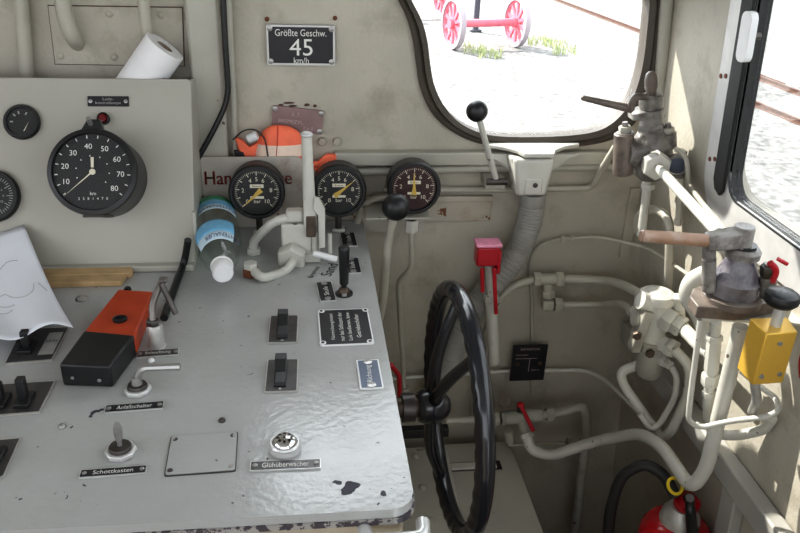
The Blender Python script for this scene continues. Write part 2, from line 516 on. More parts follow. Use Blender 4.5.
def inset(l, b, t, r):
    return rrect(1.2-l-.05, .95-b-t, r, su0+(l+1.15)/2, sv0+(b+.95-t)/2, 8)
w_alu = inset(sa_, sb_-.004, .06, .065)
w_rub = inset(sr_, sb_, .09, .040)
struct(MB().prism([(-.05, -1.52), (1.75, -1.52), (1.75, .72), (-.05, .72)], SM, -.04, 0, [w_alu]).build('wall_right', 'wall', origin=(.72, 0, 0)))
w2 = bpy.data.objects.new('window_2', None); COL.objects.link(w2); w2.location = SW0; ORG['window_2'] = w2.location.copy(); struct(w2)
MB().prism(w_out, SM, .0005, .008, [w_rub]).build('window_frame', 'alu_frame', w2, bevel=.003)
vb_ = swuv(731, 197)[1]
MB().prism([(su0+sa_+.002, vb_+.02), (su0+sa_+.010, vb_+.004), (su0+sr_-.010, vb_-.004), (su0+sr_, vb_+.008), (su0+sr_, sv0+.88), (su0+sa_, sv0+.88)], SM, .0082, .014).build('rubber_seal', 'rubber_black', w2, bevel=.003)
MB().prism(inset(sr_-.001, sb_-.003, .085, .043), SM, -.018, .0084, [w_rub]).build('seal_lip', 'rubber_black', w2)
MB().prism(w_rub, SM, -.008, -.004).build('glass', 'window_glass', w2)
sc_ = MB()
for p in ((721, 76), (726, 76), (710, 159), (715, 159)):
    q = sw(*p, .008); sc_.lathe([(.0042, 0), (.0042, .0012), (0, .0016)], frame(q, SWN), 12)
sc_.build('screw', 'rust', w2)
MB().prism([(-1.6, -2.6), (.80, -2.6), (.80, .05), (-1.6, .05)], Matrix.Identity(4), 2.25, 2.29).build('ceiling', 'ceil', origin=(0, 0, 2.25))['kind'] = 'structure'
MB().prism([(-1.6, -2.6), (.86, -2.6), (.86, .05), (-1.6, .05)], Matrix.Identity(4), -.06, 0).build('floor', 'floor', origin=(0, 0, 0))['kind'] = 'structure'
struct(MB().prism([(.05, 0), (-2.6, 0), (-2.6, 2.25), (.05, 2.25)], Matrix(((0, 0, 1, -1.64), (1, 0, 0, 0), (0, 1, 0, 0), (0, 0, 0, 1))), 0, .04, [rrect(1.7, .85, .08, -1.5, 1.65)]).build('wall_left', 'wall', origin=(-1.62, 0, 0)))
struct(MB().prism([(-1.6, 0), (.80, 0), (.80, 2.25), (-1.6, 2.25)], wf(-2.6), 0, .04, [rrect(2.0, .85, .08, -.40, 1.68)]).build('wall_back', 'wall', origin=(-.4, -2.6, 0)))
# pillar left of the window and trims under the window
pl, pr = aY(189, 60, -.03), aY(222, 60, -.03)
struct(MB().box(((pl.x+pr.x)/2, -.016, 1.55), (pr.x-pl.x, .03, 1.06)).build('trim_1', 'trim', bevel=.006))
x0, x1 = aY(335, 155, 0).x, .62
zt, zb = aY(420, 153, -.025).z, aY(420, 166, -.025).z
struct(MB().box(((x0+x1)/2, -.013, (zt+zb)/2), (x1-x0, .025, zt-zb)).build('trim_2', 'trim', bevel=.003))
zt, zb = aY(420, 197, -.008).z, aY(420, 222, -.008).z
a, b = aY(300, 200, -.008).x, aY(492, 200, -.008).x
struct(MB().box(((a+b)/2, -.0045, (zt+zb)/2), (b-a, .008, zt-zb)).build('trim_3', 'rusty', bevel=.0015))
cpt = MB().box(((a+b)/2, -.007, zt-.004), (b-a, .012, .012)); cpt.build('trim_4', 'rusty', bevel=.0015)['kind'] = 'structure'
# corner moulding between front window and side wall
p, q = aY(667, 0, -.012), aY(658, 110, -.012)
d = (q-p)
struct(MB().tube([p-d*.8, q+d*.45], .013, sec=10).build('trim_5', 'trim'))
p, q = aY(632, 188, -.006), aY(632, 232, -.006)
struct(MB().box(((p.x+q.x)/2, -.005, (p.z+q.z)/2-.03), (.022, .009, abs(p.z-q.z)+.06)).build('trim_6', 'wall', bevel=.001))

# outside ground and rails
GZ = -1.3
struct(MB().prism([(-40, .3), (60, .3), (60, 80), (-40, 80)], Matrix.Identity(4), GZ-.2, GZ).build('ground', 'ground', origin=(0, 0, GZ)))
struct(MB().prism([(1.4, -30), (60, -30), (60, .3), (1.4, .3)], Matrix.Identity(4), GZ-.2, GZ).build('ground_side', 'ground', origin=(2, 0, GZ)))
def rail(p, q, label):
    a, b = aZ(*p, GZ), aZ(*q, GZ)
    d = (b-a).normalized()
    b = b+d*8; a = a-d*2
    s = Vector((-d.y, d.x, 0))
    m = Matrix(((s.x, 0, d.x, a.x), (s.y, 0, d.y, a.y), (0, 1, 0, a.z), (0, 0, 0, 1)))
    prof = [(x_*.55, y_*.6) for x_, y_ in ((-.06, 0), (.06, 0), (.06, .015), (.012, .03), (.012, .10), (.035, .11), (.035, .14), (-.035, .14), (-.035, .11), (-.012, .10), (-.012, .03), (-.06, .015))]
    o = MB().prism(prof, m, 0, (b-a).length).build('track_rail', 'rail')
    return tag(o, label, 'rail', 'railway rails outside')
rail((748, 76), (800, 96), 'upper of two rusty rails on gravel outside the side window')
rail((744, 102), (800, 125), 'lower of two rusty rails on gravel outside the side window')
rail((556, 1), (598, 17), 'thin rail on pale ground beyond the red wheels, front window')

# red wheelsets outside the front window
def wheelset(label, px, py, yaw):
    c = aZ(px, py, GZ)
    rad = .50
    root = thing('wheelset', label, 'wheelset', c, 'red railway wheelsets outside')
    ax = Vector((math.cos(yaw), math.sin(yaw), 0))
    for k, s_ in ((0, -1), (1, 1)):
        hub = c+Vector((0, 0, rad))+ax*(1.43*k)
        m = frame(hub, ax, (0, 0, 1))
        tyre = MB().lathe([(.43, -.06), (.50, -.06), (.49, .06), (.43, .06), (.43, -.06)], m, 40).build('tyre', 'far_rim', root)
        sp = MB().lathe([(0, -.10), (.10, -.10), (.10, .10), (0, .10)], m, 20)
        sp.torus(m, .415, .03, 40, 8)
        for j in range(10):
            d = m.to_3x3() @ Vector((math.cos(j*PI/5), math.sin(j*PI/5), 0))
            sp.box(hub+d*.25, (.05, .07, .33), frame((0, 0, 0), d, ax))
        sp.build('spoked_wheel', 'far_red', root)
    MB().cyl(c+Vector((0, 0, rad)), c+Vector((0, 0, rad))+ax*1.43, .08).build('axle', 'far_red', root)
    return root
wheelset('red spoked wheelset on its axle outside, whole left wheel in view', 452, 49, R(14))
wheelset('second red wheelset outside, partly hidden behind the first wheel', 388, 18, R(14))
q = aZ(478, 34, GZ)
pst = MB().box(q+Vector((0, .3, .55)), (.12, .12, 1.1)).box(q+Vector((0, .3, .03)), (.25, .2, .06)).cyl(q+Vector((0, .3, 1.1)), q+Vector((0, .3, 1.25)), .05)  # simple block stand-in for a dark form resembling a booted leg
tag(pst.build('dark_upright', 'far_dark', bevel=.02), 'thin dark leg-like shape standing behind the red axle outside', 'post')
gm = MB()
for _ in range(500):
    u, v = random.choice(((475, 50), (490, 55), (540, 42), (555, 45), (565, 52)))
    p = aZ(u+random.uniform(-12, 12), v+random.uniform(-4, 4), GZ)
    h = random.uniform(.05, .16); a = random.uniform(0, 6.28); d = Vector((math.cos(a), math.sin(a), 0))*.012
    gm.add([p-d, p+d, p+Vector((random.uniform(-.05, .05), random.uniform(-.05, .05), h))], [(0, 1, 2)])
g_ = gm.build('grass', 'tuft'); tag(g_, 'sparse dry grass growing around the red wheels outside', 'grass'); g_['kind'] = 'stuff'

exec_parts = True
# ------------------------------------------------------------------ pipes and fittings
def pipe(name, label, cat, pts, r, mat='pipe', fil=.03, nuts=(), group=None, extra=()):
    """pts: (px, py, Y). One pipe run; nuts: (px,py,Y, dx,dy,dz, r, len) become its parts."""
    P = [aY(*p) if isinstance(p, tuple) else p for p in pts]
    if isinstance(pts[0], tuple) and pts[0][1] == -30: P = [Vector((P[0].x-.006, P[0].y, 2.245))]+P
    if not nuts and not extra:
        return tag(MB().tube(P, r, fil).build(name, mat), label, cat, group)
    root = thing(name, label, cat, P[0], group)
    MB().tube(P, r, fil).build('pipe_run', mat, root)
    for nu in nuts:
        c = aY(*nu[:3]); d = Vector(nu[3]).normalized()
        MB().hexnut(c-d*nu[5]/2, c+d*nu[5]/2, nu[4]).build('union_nut', nu[6] if len(nu) > 6 else mat, root, bevel=.0006)
    return root

# left recess: three pipes coming down and a bolted plate
pipe('wall_pipe', 'straight pale pipe running down behind the cabinet, beside the frame edge', 'pipe', [(19, -30, -.02), (28, 92, -.02)], .0125, group='pipes above the cabinet')
pipe('wall_pipe', 'bent pale pipe whose end enters the bolted plate', 'pipe', [(60, -30, -.035), (64, 15, -.035), (73, 38, -.03), (78, 44, .005)], .014, fil=.03, group='pipes above the cabinet')
pipe('wall_pipe', 'pale pipe coming down behind the paper roll', 'pipe', [(140, -30, -.03), (147, 34, -.03), (149, 42, 0)], .0105, fil=.02, group='pipes above the cabinet')
root = thing('bolted_plate', 'grey bolted cover plate on the wall behind the paper roll', 'plate', aY(115, 65, -.003))
poly = [wp(48, 6, -.004), (wp(182, 8, -.004)), wp(184, 66, -.004), wp(55, 64, -.004)]
cx0_ = sum(p[0] for p in poly)/4; cz0_ = sum(p[1] for p in poly)/4
MB().prism([(cx0_+(p[0]-cx0_)*1.012, cz0_+(p[1]-cz0_)*1.03) for p in poly], wf(-.004), -.0038, -.0025).build('dark_seam', 'flaked', root)
MB().prism(poly, wf(-.004), -.0025, 0).build('plate_sheet', 'wall', root, bevel=.0008)
for p in ((109, 14), (161, 15), (60, 56), (114, 57)):
    q = aY(*p, -.004)
    MB().lathe([(.0065, 0), (.0065, .002), (.004, .004), (0, .0045)], frame(q, (0, -1, 0)), 14).build('bolt', 'wall', root)
# conduit and cable beside the pillar
pipe('conduit', 'thin grey conduit running down the wall beside the pillar', 'conduit', [(227, -30, -.014), (236, 160, -.014)], .0062, 'trim')
pipe('black_cable', 'black cable hanging along the pillar and bending to the left', 'cable', [(222, -30, -.04), (225, 40, -.04), (229, 98, -.04), (214, 130, -.05), (197, 160, -.055)], .0052, 'black', fil=.03)
cl = MB()
q = aY(229, 97, -.04); cl.torus(frame(q, (0, .1, 1)), .0055, .0012, 16, 6)
# speed sign
def wall_plate(name, label, cat, px, Y, mat, rim=None, rimw=.004, th=.003, lines=(), tmat='white_mark', screws=(), smat='steel', tilt=0.0, rad=.003, group=None, bars=()):
    x0, y0, x1, y1 = px
    c = aY((x0+x1)/2, (y0+y1)/2, Y)
    w = (aY(x1, (y0+y1)/2, Y)-aY(x0, (y0+y1)/2, Y)).length
    h = (aY((x0+x1)/2, y0, Y)-aY((x0+x1)/2, y1, Y)).length
    root = thing(name, label, cat, c-Vector((0, 0, h/2)), group)
    m = Matrix.Translation(c) @ WALLM @ Matrix.Rotation(tilt, 4, 'Z')
    MB().prism(rrect(w, h, rad), m, -.002, th).build('plate_sheet', mat, root)
    if rim:
        MB().prism(rrect(w, h, rad), m, th, th+.0012, [rrect(w-2*rimw, h-2*rimw, max(rad-rimw*.5, .001))]).build('rim', rim, root)
    if lines:
        t = MB()
        for s, fx, fy, fw, fh in lines: put_text(t, s, m, fx*w, fy*h, fh*h if fh else None, fw*w, th+.0004)
        for bx, by, bw, bh in bars: t.prism([(bx*w, by*h), ((bx+bw)*w, by*h), ((bx+bw)*w, (by+bh)*h), (bx*w, (by+bh)*h)], m, th, th+.0004)
        t.build('lettering', tmat, root)
    for fx, fy in screws:
        MB().lathe([(.0052, th), (.0052, th+.0016), (.003, th+.0024), (0, th+.0026)], m @ Matrix.Translation((fx*w, fy*h, 0)), 14).build('screw', smat, root)
    return root
wall_plate('speed_sign', 'black speed limit sign with white 45 and aluminium rim', 'sign', (267, 25, 335, 65), -.004, 'plate_black', 'alu', .0035, .003,
    [('Größte Geschw.', 0, .31, .75, .17), ('45', 0, -.05, .34, .42), ('km/h', 0, -.38, .22, .15)], screws=((-.45, .41), (.45, .41), (-.45, -.41), (.45, -.41)))
wall_plate('brown_plate', 'tilted reddish brown plate with faded lettering on the wall', 'sign', (272, 108, 323, 132), -.004, 'plate_brown', None, 0, .002,
    [('A 7', -.05, .22, .16, .18), ('BREMSZYL.', -.12, -.08, .5, .15), ('2 x 8', .22, -.30, .2, .14)], tmat='faint_mark', screws=((-.45, .38), (.45, .38), (.45, -.38)), tilt=R(-6))
fl = MB()
for px_, py_, w_, h_ in ((281, 105, 6, 2), (289, 103, 12, 2), (293, 106, 9, 2), (307, 105, 6, 3), (315, 106, 4, 3)):
    q = aY(px_, py_, -.002); a = pxm(w_/2, q); b = pxm(h_/2, q)
    fl.prism([(q.x-a, q.z-b*.6), (q.x-a*.3, q.z-b), (q.x+a*.6, q.z-b*.7), (q.x+a, q.z+b*.2), (q.x+a*.2, q.z+b), (q.x-a*.7, q.z+b*.7)], wf(-.001), -.001, .0008)
g_ = fl.build('flaked_paint', 'flaked'); tag(g_, 'dark flaked paint patches above the brown plate', 'paint'); g_['kind'] = 'stuff'
def bolt(px, py, Y, lab, n=(0, -1, 0), r=.0085, grp='bolts on the front wall'):
    q = aY(px, py, Y)
    mb = MB().lathe([(r*1.25, 0), (r*1.25, .0012), (r*1.05, .0014)], frame(q, n), 18)
    mb.lathe([(r, .0014), (r, .006), (r*.85, .0072), (0, .0072)], frame(q, n), 6)
    return tag(mb.build('wall_bolt', 'wall'), lab, 'bolt', grp)
bolt(322, 141, 0, 'hexagonal bolt on the wall below the brown plate, nearer the white lever')
bolt(337, 141, 0, 'hexagonal bolt on the wall above the middle pressure gauge')
for p, lb in (((267, 19), 'small old screw above the speed sign, nearer the pillar'), ((335, 18), 'small old screw above the speed sign, nearer the window')):
    q = aY(*p, 0)
    tag(MB().lathe([(.0042, 0), (.0042, .002), (.002, .003), (0, .003)], frame(q, (0, -1, 0)), 14).build('old_screw', 'rust'), lb, 'screw', 'old screws above the speed sign')
# ------------------------------------------------------------------ desk and cabinet
dx1 = dk(415, 500).x; dyf = dk(400, 509).y; dx0 = -1.0; dyb = -.022
root = thing('control_desk', 'grey painted control desk carrying the switches and gauges', 'desk', (-.4, -.45, 0))
rc = .028
top = [(dx0, dyb), (dx0, dyf), (dx1-rc, dyf)]
for k in range(7):
    t = R(-90+15*k); top.append((dx1-rc+rc*math.cos(t), dyf+rc+rc*math.sin(t)))
top += [(dx1, dyb)]
MB().prism(top, Matrix.Identity(4), DZ-.012, DZ).build('desk_top', 'desk', root, bevel=.0025)
edge = [(x+(.002 if x > 0 else 0), y-(.002 if y < -.5 else 0)) for x, y in top]
MB().prism(edge, Matrix.Identity(4), DZ-.020, DZ-.0125).build('edge_strip', 'chipped_edge', root, bevel=.002)
bx1 = dx1-.012
MB().box(((dx0+bx1)/2, (dyb+dyf+.012)/2, (DZ-.02)/2), (bx1-dx0, dyb-dyf-.012, DZ-.021)).build('desk_body', 'desk_body', root, bevel=.004)
fpn = MB().box((-.02, dyf+.006, DZ-.30), (.19, .014, .50)).build('front_panel', 'desk_body', root, bevel=.003)
q = aY(392, 532, dyf-.015)
MB().tube([Vector((q.x-.03, dyf+.004, q.z-.006)), Vector((q.x-.028, dyf-.02, q.z-.006)), Vector((q.x+.035, dyf-.02, q.z-.006)), Vector((q.x+.037, dyf+.004, q.z-.006))], .008, .012).build('handle', 'alu', fpn)

CT = R(26); CY0 = -.232
CNV = Vector((0, -math.cos(CT), math.sin(CT)))
def cf(px, py, off=0.0):
    return onp(px, py, Vector((0, CY0, DZ))+CNV*off, CNV)
cup = Vector((0, math.sin(CT), math.cos(CT)))
cx1 = cf(193, 170).x; cx0 = -.95
sl = (cf(190, 79)-Vector((cf(190, 79).x, CY0, DZ))).dot(cup)
root = thing('instrument_cabinet', 'grey sloping instrument cabinet on the desk holding the speedometer', 'cabinet', ((cx0+cx1)/2, -.12, DZ))
CM = frame((0, CY0, DZ), CNV, (1, 0, 0))   # local x right, y up the slope, z out
MB().prism([(cx0, .006), (cx1-.012, .006), (cx1-.004, .009), (cx1, .016), (cx1, sl-.006), (cx1-.006, sl), (cx0, sl)], CM, -.004, 0).build('front_panel', 'cab', root, bevel=.0015)
tp = Vector((0, CY0, DZ))+cup*sl
MB().add([Vector((x, y, z)) for x in (cx1-.003, cx1) for y, z in ((CY0+.005, DZ+.001), (-.028, DZ+.001), (-.028, tp.z-.012), (tp.y+.004, tp.z-.002))],
    [(0, 1, 2, 3), (7, 6, 5, 4), (0, 4, 5, 1), (1, 5, 6, 2), (2, 6, 7, 3), (3, 7, 4, 0)]).build('side_panel', 'cab', root)
MB().box(((cx0+cx1)/2, CY0-.004, DZ+.006), (cx1-cx0, .016, .011)).build('base_strip', 'cab', root, bevel=.002)
q = aY(187, 225, CY0+.03)
MB().box((cx1+.0035, q.y-.01, q.z), (.006, .012, .06)).build('hinge_bar', 'trim', root, bevel=.002)

def nameplate(m, w, h, root, text=None, rim='alu', face='plate_black', tw=.6, th=.5, t=.0022, rw=.0012, rot=0, screws=True, tmat='white_mark', name='plate_sheet', lines=None, rad=.0008):
    MB().prism(rrect(w, h, rad), m, 0, t).build(name, rim, root)
    fc = MB().prism(rrect(w-2*rw, h-2*rw, rad*.6), m, t, t+.0003).build('face', face, root)
    if text or lines:
        tb = MB()
        for s, cx, cy, ww, hh in (lines or [(text, 0, 0, tw, th)]):
            if abs(rot) > .1: put_text(tb, s, m, cx*w, cy*h, hh*w, ww*h, t+.0006, rot)
            else: put_text(tb, s, m, cx*w, cy*h, hh*h, ww*w, t+.0006)
        tb.build('lettering', tmat, fc)
    if screws:
        for s in (-1, 1):
            v = (s*w*.43, 0) if w > h else (0, s*h*.40)
            r_ = min(w, h)*.20
            MB().lathe([(r_, t+.0003), (r_, t+.0012), (r_*.5, t+.0018), (0, t+.0018)], m @ Matrix.Translation((v[0], v[1], 0)), 12).build('screw', 'steel', root)

def deskframe(x, y, rot=0.0, h=0.0):
    return Matrix.Translation((x, y, DZ+h+.0003)) @ Matrix.Rotation(rot, 4, 'Z')
def deskplate(name, label, cat, l, r_, t, b, text, group='nameplates on the desk', **kw):
    L, Rr, T, B = dk(*l), dk(*r_), dk(*t), dk(*b)
    c = (L+Rr)/2; c.y = (T.y+B.y)/2
    w = (Rr-L).length; h = abs(T.y-B.y)
    root = thing(name, label, cat, (c.x, c.y, DZ), group)
    rot = kw.pop('turn', math.atan2(Rr.y-L.y, Rr.x-L.x))
    nameplate(deskframe(c.x, c.y, rot), w, h, root, text, **kw)
    return root
deskplate('nameplate', 'narrow black nameplate reading Schottkasten below the key', 'sign', (80, 475), (147, 470), (113, 469), (113, 477), 'Schottkasten')
deskplate('nameplate', 'narrow black nameplate reading Anlaßschalter below the crank', 'sign', (105, 410.5), (164, 406), (134, 404.5), (134, 412), 'Anlaßschalter')
deskplate('nameplate', 'narrow grey nameplate beneath the steel key cylinder', 'sign', (137, 356), (179, 353), (158, 351), (158, 357.5), 'Beleuchtung', face='switch_plate')
deskplate('nameplate', 'narrow grey nameplate reading Glühüberwacher beneath the chrome dome', 'sign', (250, 468), (321, 465), (285, 461.5), (285, 471), 'Glühüberwacher', face='switch_plate', tw=.66)
MB_ = deskplate
deskplate('nameplate', 'large black plate with four lines of sideways white text', 'sign', (319, 330), (371, 328), (344, 310.5), (344, 346), None, rw=.002, rot=PI/2, screws=False, rad=.004, face='plate_black', rim='cap_white',
    lines=[('Fahrtrichtungshebel', -.24, 0, .72, .085), ('nur bei Stillstand der', -.08, 0, .80, .085), ('Lok bedienen, bzw.', .08, 0, .80, .085), ('Getriebeschalter', .24, 0, .66, .085)])
root = bpy.data.objects[[o.name for o in bpy.data.objects if o.name.startswith('nameplate')][-1]]
L, Rr, T, B = dk(319, 330), dk(371, 328), dk(344, 310.5), dk(344, 346)
c = (L+Rr)/2; c.y = (T.y+B.y)/2; w = (Rr-L).length*.5-.005; h = abs(T.y-B.y)*.5-.006
for sx in (-1, 1):
    for sy in (-1, 1):
        m = deskframe(c.x+sx*w, c.y+sy*h)
        MB().lathe([(.0050, .0023), (.0050, .0034), (0, .0034)], m, 14).build('corner_eyelet', 'cap_white', root)
        MB().lathe([(.0026, .0034), (.0022, .0042), (0, .0042)], m, 12).build('screw', 'dark_steel', root)
deskplate('nameplate', 'small blue grey plate with sideways text near the desk edge', 'sign', (358, 375), (381, 374), (369, 361), (369, 390), 'Richtung', rw=.0022, rot=PI/2, tw=.58, th=.30, face='plate_blue', rim='cap_white')
for (l, r_, t, b, lab) in (((318, 293), (334, 292), (326, 283), (326, 302), 'small black plate beside the black lever, on its inboard side'),
        ((341, 240), (356, 239.5), (348, 233.5), (348, 247), 'small black plate behind the black lever, farthest from the desk front'),
        ((344, 266), (360, 265.5), (352, 259), (352, 274), 'small black plate beside the upper part of the black lever')):
    deskplate('nameplate', lab, 'sign', l, r_, t, b, 'Stufe', rot=PI/2, tw=.45, th=.3, rw=.0012)

# blank cover plate
L, Rr, T, B = dk(168, 455), dk(237, 453), dk(202, 435), dk(202, 474.5)
c = (L+Rr)/2; c.y = (T.y+B.y)/2; w = (Rr-L).length; h = abs(T.y-B.y)
root = thing('cover_plate', 'blank grey cover plate with chipped edges screwed to the desk', 'plate', (c.x, c.y, DZ))
m = deskframe(c.x, c.y, R(2))
MB().prism(rrect(w, h, .003), m, 0, .0012).build('edge', 'dark_steel', root)
MB().prism(rrect(w-.0024, h-.0028, .003), m, .0011, .0022).build('plate_sheet', 'blank_plate', root)
for sx in (-1, 1):
    for sy in (-1, 1):
        MB().lathe([(.0032, .0022), (.003, .0033), (0, .0037)], m @ Matrix.Translation((sx*(w/2-.006), sy*(h/2-.008), 0)), 12).build('screw', 'chipped_edge', root)

# chrome dome
c = dk(285, 449)
root = thing('indicator_dome', 'round chrome perforated dome on the desk above the Glühüberwacher plate', 'indicator', c)
m = deskframe(c.x, c.y)
rr = pxm(16, c)
MB().lathe([(0, 0), (rr, 0), (rr, .003), (rr*.93, .0055), (rr*.93, .008), (rr*.97, .009), (rr*.90, .011), (rr*.80, .011)], m, 36).build('base_ring', 'alu', root)
MB().lathe([(rr*.80, .008), (rr*.74, .0125), (rr*.62, .0155), (rr*.35, .0178), (0, .0185)], m, 36).build('cap', 'chrome', root)
hl = MB()
for k in range(9):
    a = 2*PI*k/8; d = rr*.42 if k < 8 else 0
    p = m @ Vector((d*math.cos(a), d*math.sin(a), .0172 if k < 8 else .0186))
    nrm = Vector((math.cos(a)*.3 if k < 8 else 0, math.sin(a)*.3 if k < 8 else 0, 1))
    hl.lathe([(.0019, 0), (.0019, .0006), (0, .0006)], frame(p, nrm), 10)
hl.build('hole_pattern', 'black', root)

# key switches
def key_base(root, c, r):
    m = deskframe(c.x, c.y)
    MB().lathe([(0, 0), (r, 0), (r, .005), (r*.93, .0065), (r*.72, .0065)], m, 8, .2).build('hex_flange', 'alu', root, bevel=.0006)
    MB().lathe([(r*.74, .004), (r*.72, .009), (r*.66, .011), (r*.4, .0115), (0, .0115)], m, 28).build('lock_ring', 'dark_steel', root)
    return m
c = dk(121, 453)
root = thing('key_switch', 'key switch with an upright key above the Schottkasten nameplate', 'switch', c, 'key switches on the desk')
m = key_base(root, c, pxm(15.5, c))
kz = Vector((c.x, c.y, DZ+.011))
tp = aY(116.5, 421, c.y)
kd = (tp-kz)
km = frame(kz, kd, (1, 0, 0))
K = MB()
K.prism([(.0052*math.cos(t_*PI/8), .016*math.sin(t_*PI/8)) for t_ in range(16)], km @ Matrix.Translation((0, 0, kd.length-.016)) @ Matrix.Rotation(PI/2, 4, 'X'), -.0013, .0013)
K.build('key_bow', 'steel', root)
MB().cyl(kz, kz+kd*.5, .0028).build('key_shaft', 'steel', root)
c = dk(138, 391)
root = thing('key_switch', 'key switch with a bent steel crank above the Anlaßschalter nameplate', 'switch', c, 'key switches on the desk')
m = key_base(root, c, pxm(13.5, c))
z0 = Vector((c.x, c.y, DZ+.011))
p1 = aY(139, 368, c.y); p2 = aY(180, 366.5, c.y)
MB().tube([z0, Vector((p1.x, c.y, p1.z)), p2], .0050, .013, sec=8).build('crank', 'steel', root)
MB().cyl(z0-Vector((0, 0, .001)), z0+Vector((0, 0, .012)), .0075, .006).build('collar', 'steel', root)

# tall key cylinder with bent handle
c = dk(157, 346)
root = thing('locking_lever', 'steel cylinder with a bent locking handle beside the orange remote', 'lever', c)
MB().lathe([(.0135, 0), (.0115, .002), (.0115, .032), (.009, .036), (0, .036)], deskframe(c.x, c.y), 24).build('cylinder', 'alu_dull', root)
a = Vector((c.x-.002, c.y, DZ+.036))
MB().hexnut(a, a+Vector((0, 0, .009)), .0095).build('collar', 'dark_steel', root)
b1 = aY(152, 305, c.y+.01); b2 = aY(157, 292, c.y+.02); b3 = aY(163, 280, c.y+.03)
MB().tube([a+Vector((0, 0, .006)), b1, b2, b3], .0052, .012, sec=10).build('bent_handle', 'worn_steel', root)
MB().cyl(aY(161, 283, c.y+.02), aY(176, 314, c.y+.005), .0042, bev=.001).build('cross_bar', 'dark_steel', root)
MB().box(b3, (.012, .014, .006), frame((0, 0, 0), (0, 0, 1))).build('fork_end', 'worn_steel', root, bevel=.0015)
pipe('sheathed_cable', 'black cable from behind the cabinet down to the locking lever', 'cable', [(188, 240, -.245), dk(184, 264, .007), dk(176, 283, .006), dk(164, 318, .006)], .0062, 'black', .03)

# rocker switches
def rocker(label, px0, py0, px1, py1, kx, ktop, kbot, group='black rocker switches', kmat='black'):
    L, Rr, T, B = dk(px0, (py0+py1)/2), dk(px1, (py0+py1)/2), dk((px0+px1)/2, py0), dk((px0+px1)/2, py1)
    c = (L+Rr)/2; c.y = (T.y+B.y)/2
    w = (Rr-L).length; h = abs(T.y-B.y)
    root = thing('rocker_switch', label, 'switch', (c.x, c.y, DZ), group)
    m = deskframe(c.x, c.y, R(-1))
    MB().prism(rrect(w, h, .0015), m, 0, .0025).build('rim', 'alu_dull', root)
    fc = MB().prism(rrect(w-.003, h-.003, .0015), m, .0025, .0032).build('face', 'switch_plate', root)
    u = dk(kx, (py0+py1)/2).x-c.x
    kw = w*.36
    kn = MB()
    prof = [(-h*.38, .0032), (-h*.36, .009), (-h*.05, .011), (h*.10, .024), (h*.26, .026), (h*.30, .0032)]
    mm = m @ Matrix(((0, 0, 1, u-kw/2), (1, 0, 0, 0), (0, 1, 0, 0), (0, 0, 0, 1)))
    kn.prism(prof, mm, 0, kw)
    kn.build('rocker', kmat, root, bevel=.0012)
    for s in (-1, 1):
        MB().lathe([(.0022, .0032), (.002, .0042), (0, .0042)], m @ Matrix.Translation((u, s*h*.44, 0)), 10).build('screw', 'steel', fc)
    return root
rocker('black rocker switch on the desk above the other rocker switch', 269, 317, 298, 344, 283, 0, 0)
rocker('black rocker switch on the desk below the other rocker switch', 266, 361, 298, 393, 281, 0, 0)
def multi_switch(label, poly, knobs, light=None, group='switch plates at the desk edge'):
    pts = [dk(*p) for p in poly]
    cx = sum(p.x for p in pts)/len(pts); cy = sum(p.y for p in pts)/len(pts)
    root = thing('switch_plate', label, 'switch', (cx, cy, DZ), group)
    P = [(p.x-cx, p.y-cy) for p in pts]
    m = deskframe(cx, cy)
    MB().prism(P, m, 0, .0025).build('rim', 'alu_dull', root)
    MB().prism([(x*.95, y*.93) for x, y in P], m, .0025, .0031).build('face', 'switch_plate', root)
    if light:
        Q = [(p.x-cx, p.y-cy) for p in (dk(*q) for q in light)]
        MB().prism(Q, m, .0031, .0036).build('white_field', 'alu_dull', root)
        t = MB()
        q = (Q[0][0]+Q[2][0])/2, (Q[0][1]+Q[2][1])/2
        put_text(t, 'Licht', m, q[0], q[1]+.006, .006, .016, .0040)
        t.build('lettering', 'marker', root)
    for kx, ky, tall in knobs:
        k = dk(kx, ky)-Vector((cx, cy, DZ))
        MB().box(m @ Vector((k.x, k.y+.003, .006)), (.020, .032, .006)).build('slot_bezel', 'black', root, bevel=.001)
        MB().box(m @ Vector((k.x, k.y+.004, .003+tall/2)), (.011, .012, tall)).build('knob', 'black', root, bevel=.0015)
    return root
multi_switch('black and white switch plate with one knob under the paper', [(4, 366), (52, 362), (70, 328), (22, 330)], [(27, 352, .030)], [(38, 357), (53, 356), (64, 334), (50, 335)])
multi_switch('dark switch plate with two square knobs below the paper', [(-8, 418), (40, 414), (56, 382), (-8, 386)], [(24, 405, .036), (0, 406, .030)])
multi_switch('dark switch plate cut by the frame edge, nearest the desk front', [(-30, 496), (4, 478), (21, 439), (-30, 443)], [(-6, 462, .024)])

# bolt and small screws on the desk
def desk_screw(px, py, r, label, mat='desk', name='desk_screw'):
    c = dk(px, py)
    tag(MB().lathe([(r*1.2, 0), (r*1.2, .001), (r, .0025), (r*.6, .004), (0, .0044)], deskframe(c.x, c.y), 16).build(name, mat), label, 'screw', 'screws in the desk top')
desk_screw(82, 299, .0085, 'round bolt head on the desk near the wooden strips', 'chipped_edge')
desk_screw(151, 361, .0045, 'small white screw below the steel key cylinder plate', 'cap_white')
desk_screw(62, 427, .004, 'small worn screw on the desk between the switch plates', 'steel')
desk_screw(222, 421, .004, 'small dark screw on the desk above the blank plate', 'dark_steel')

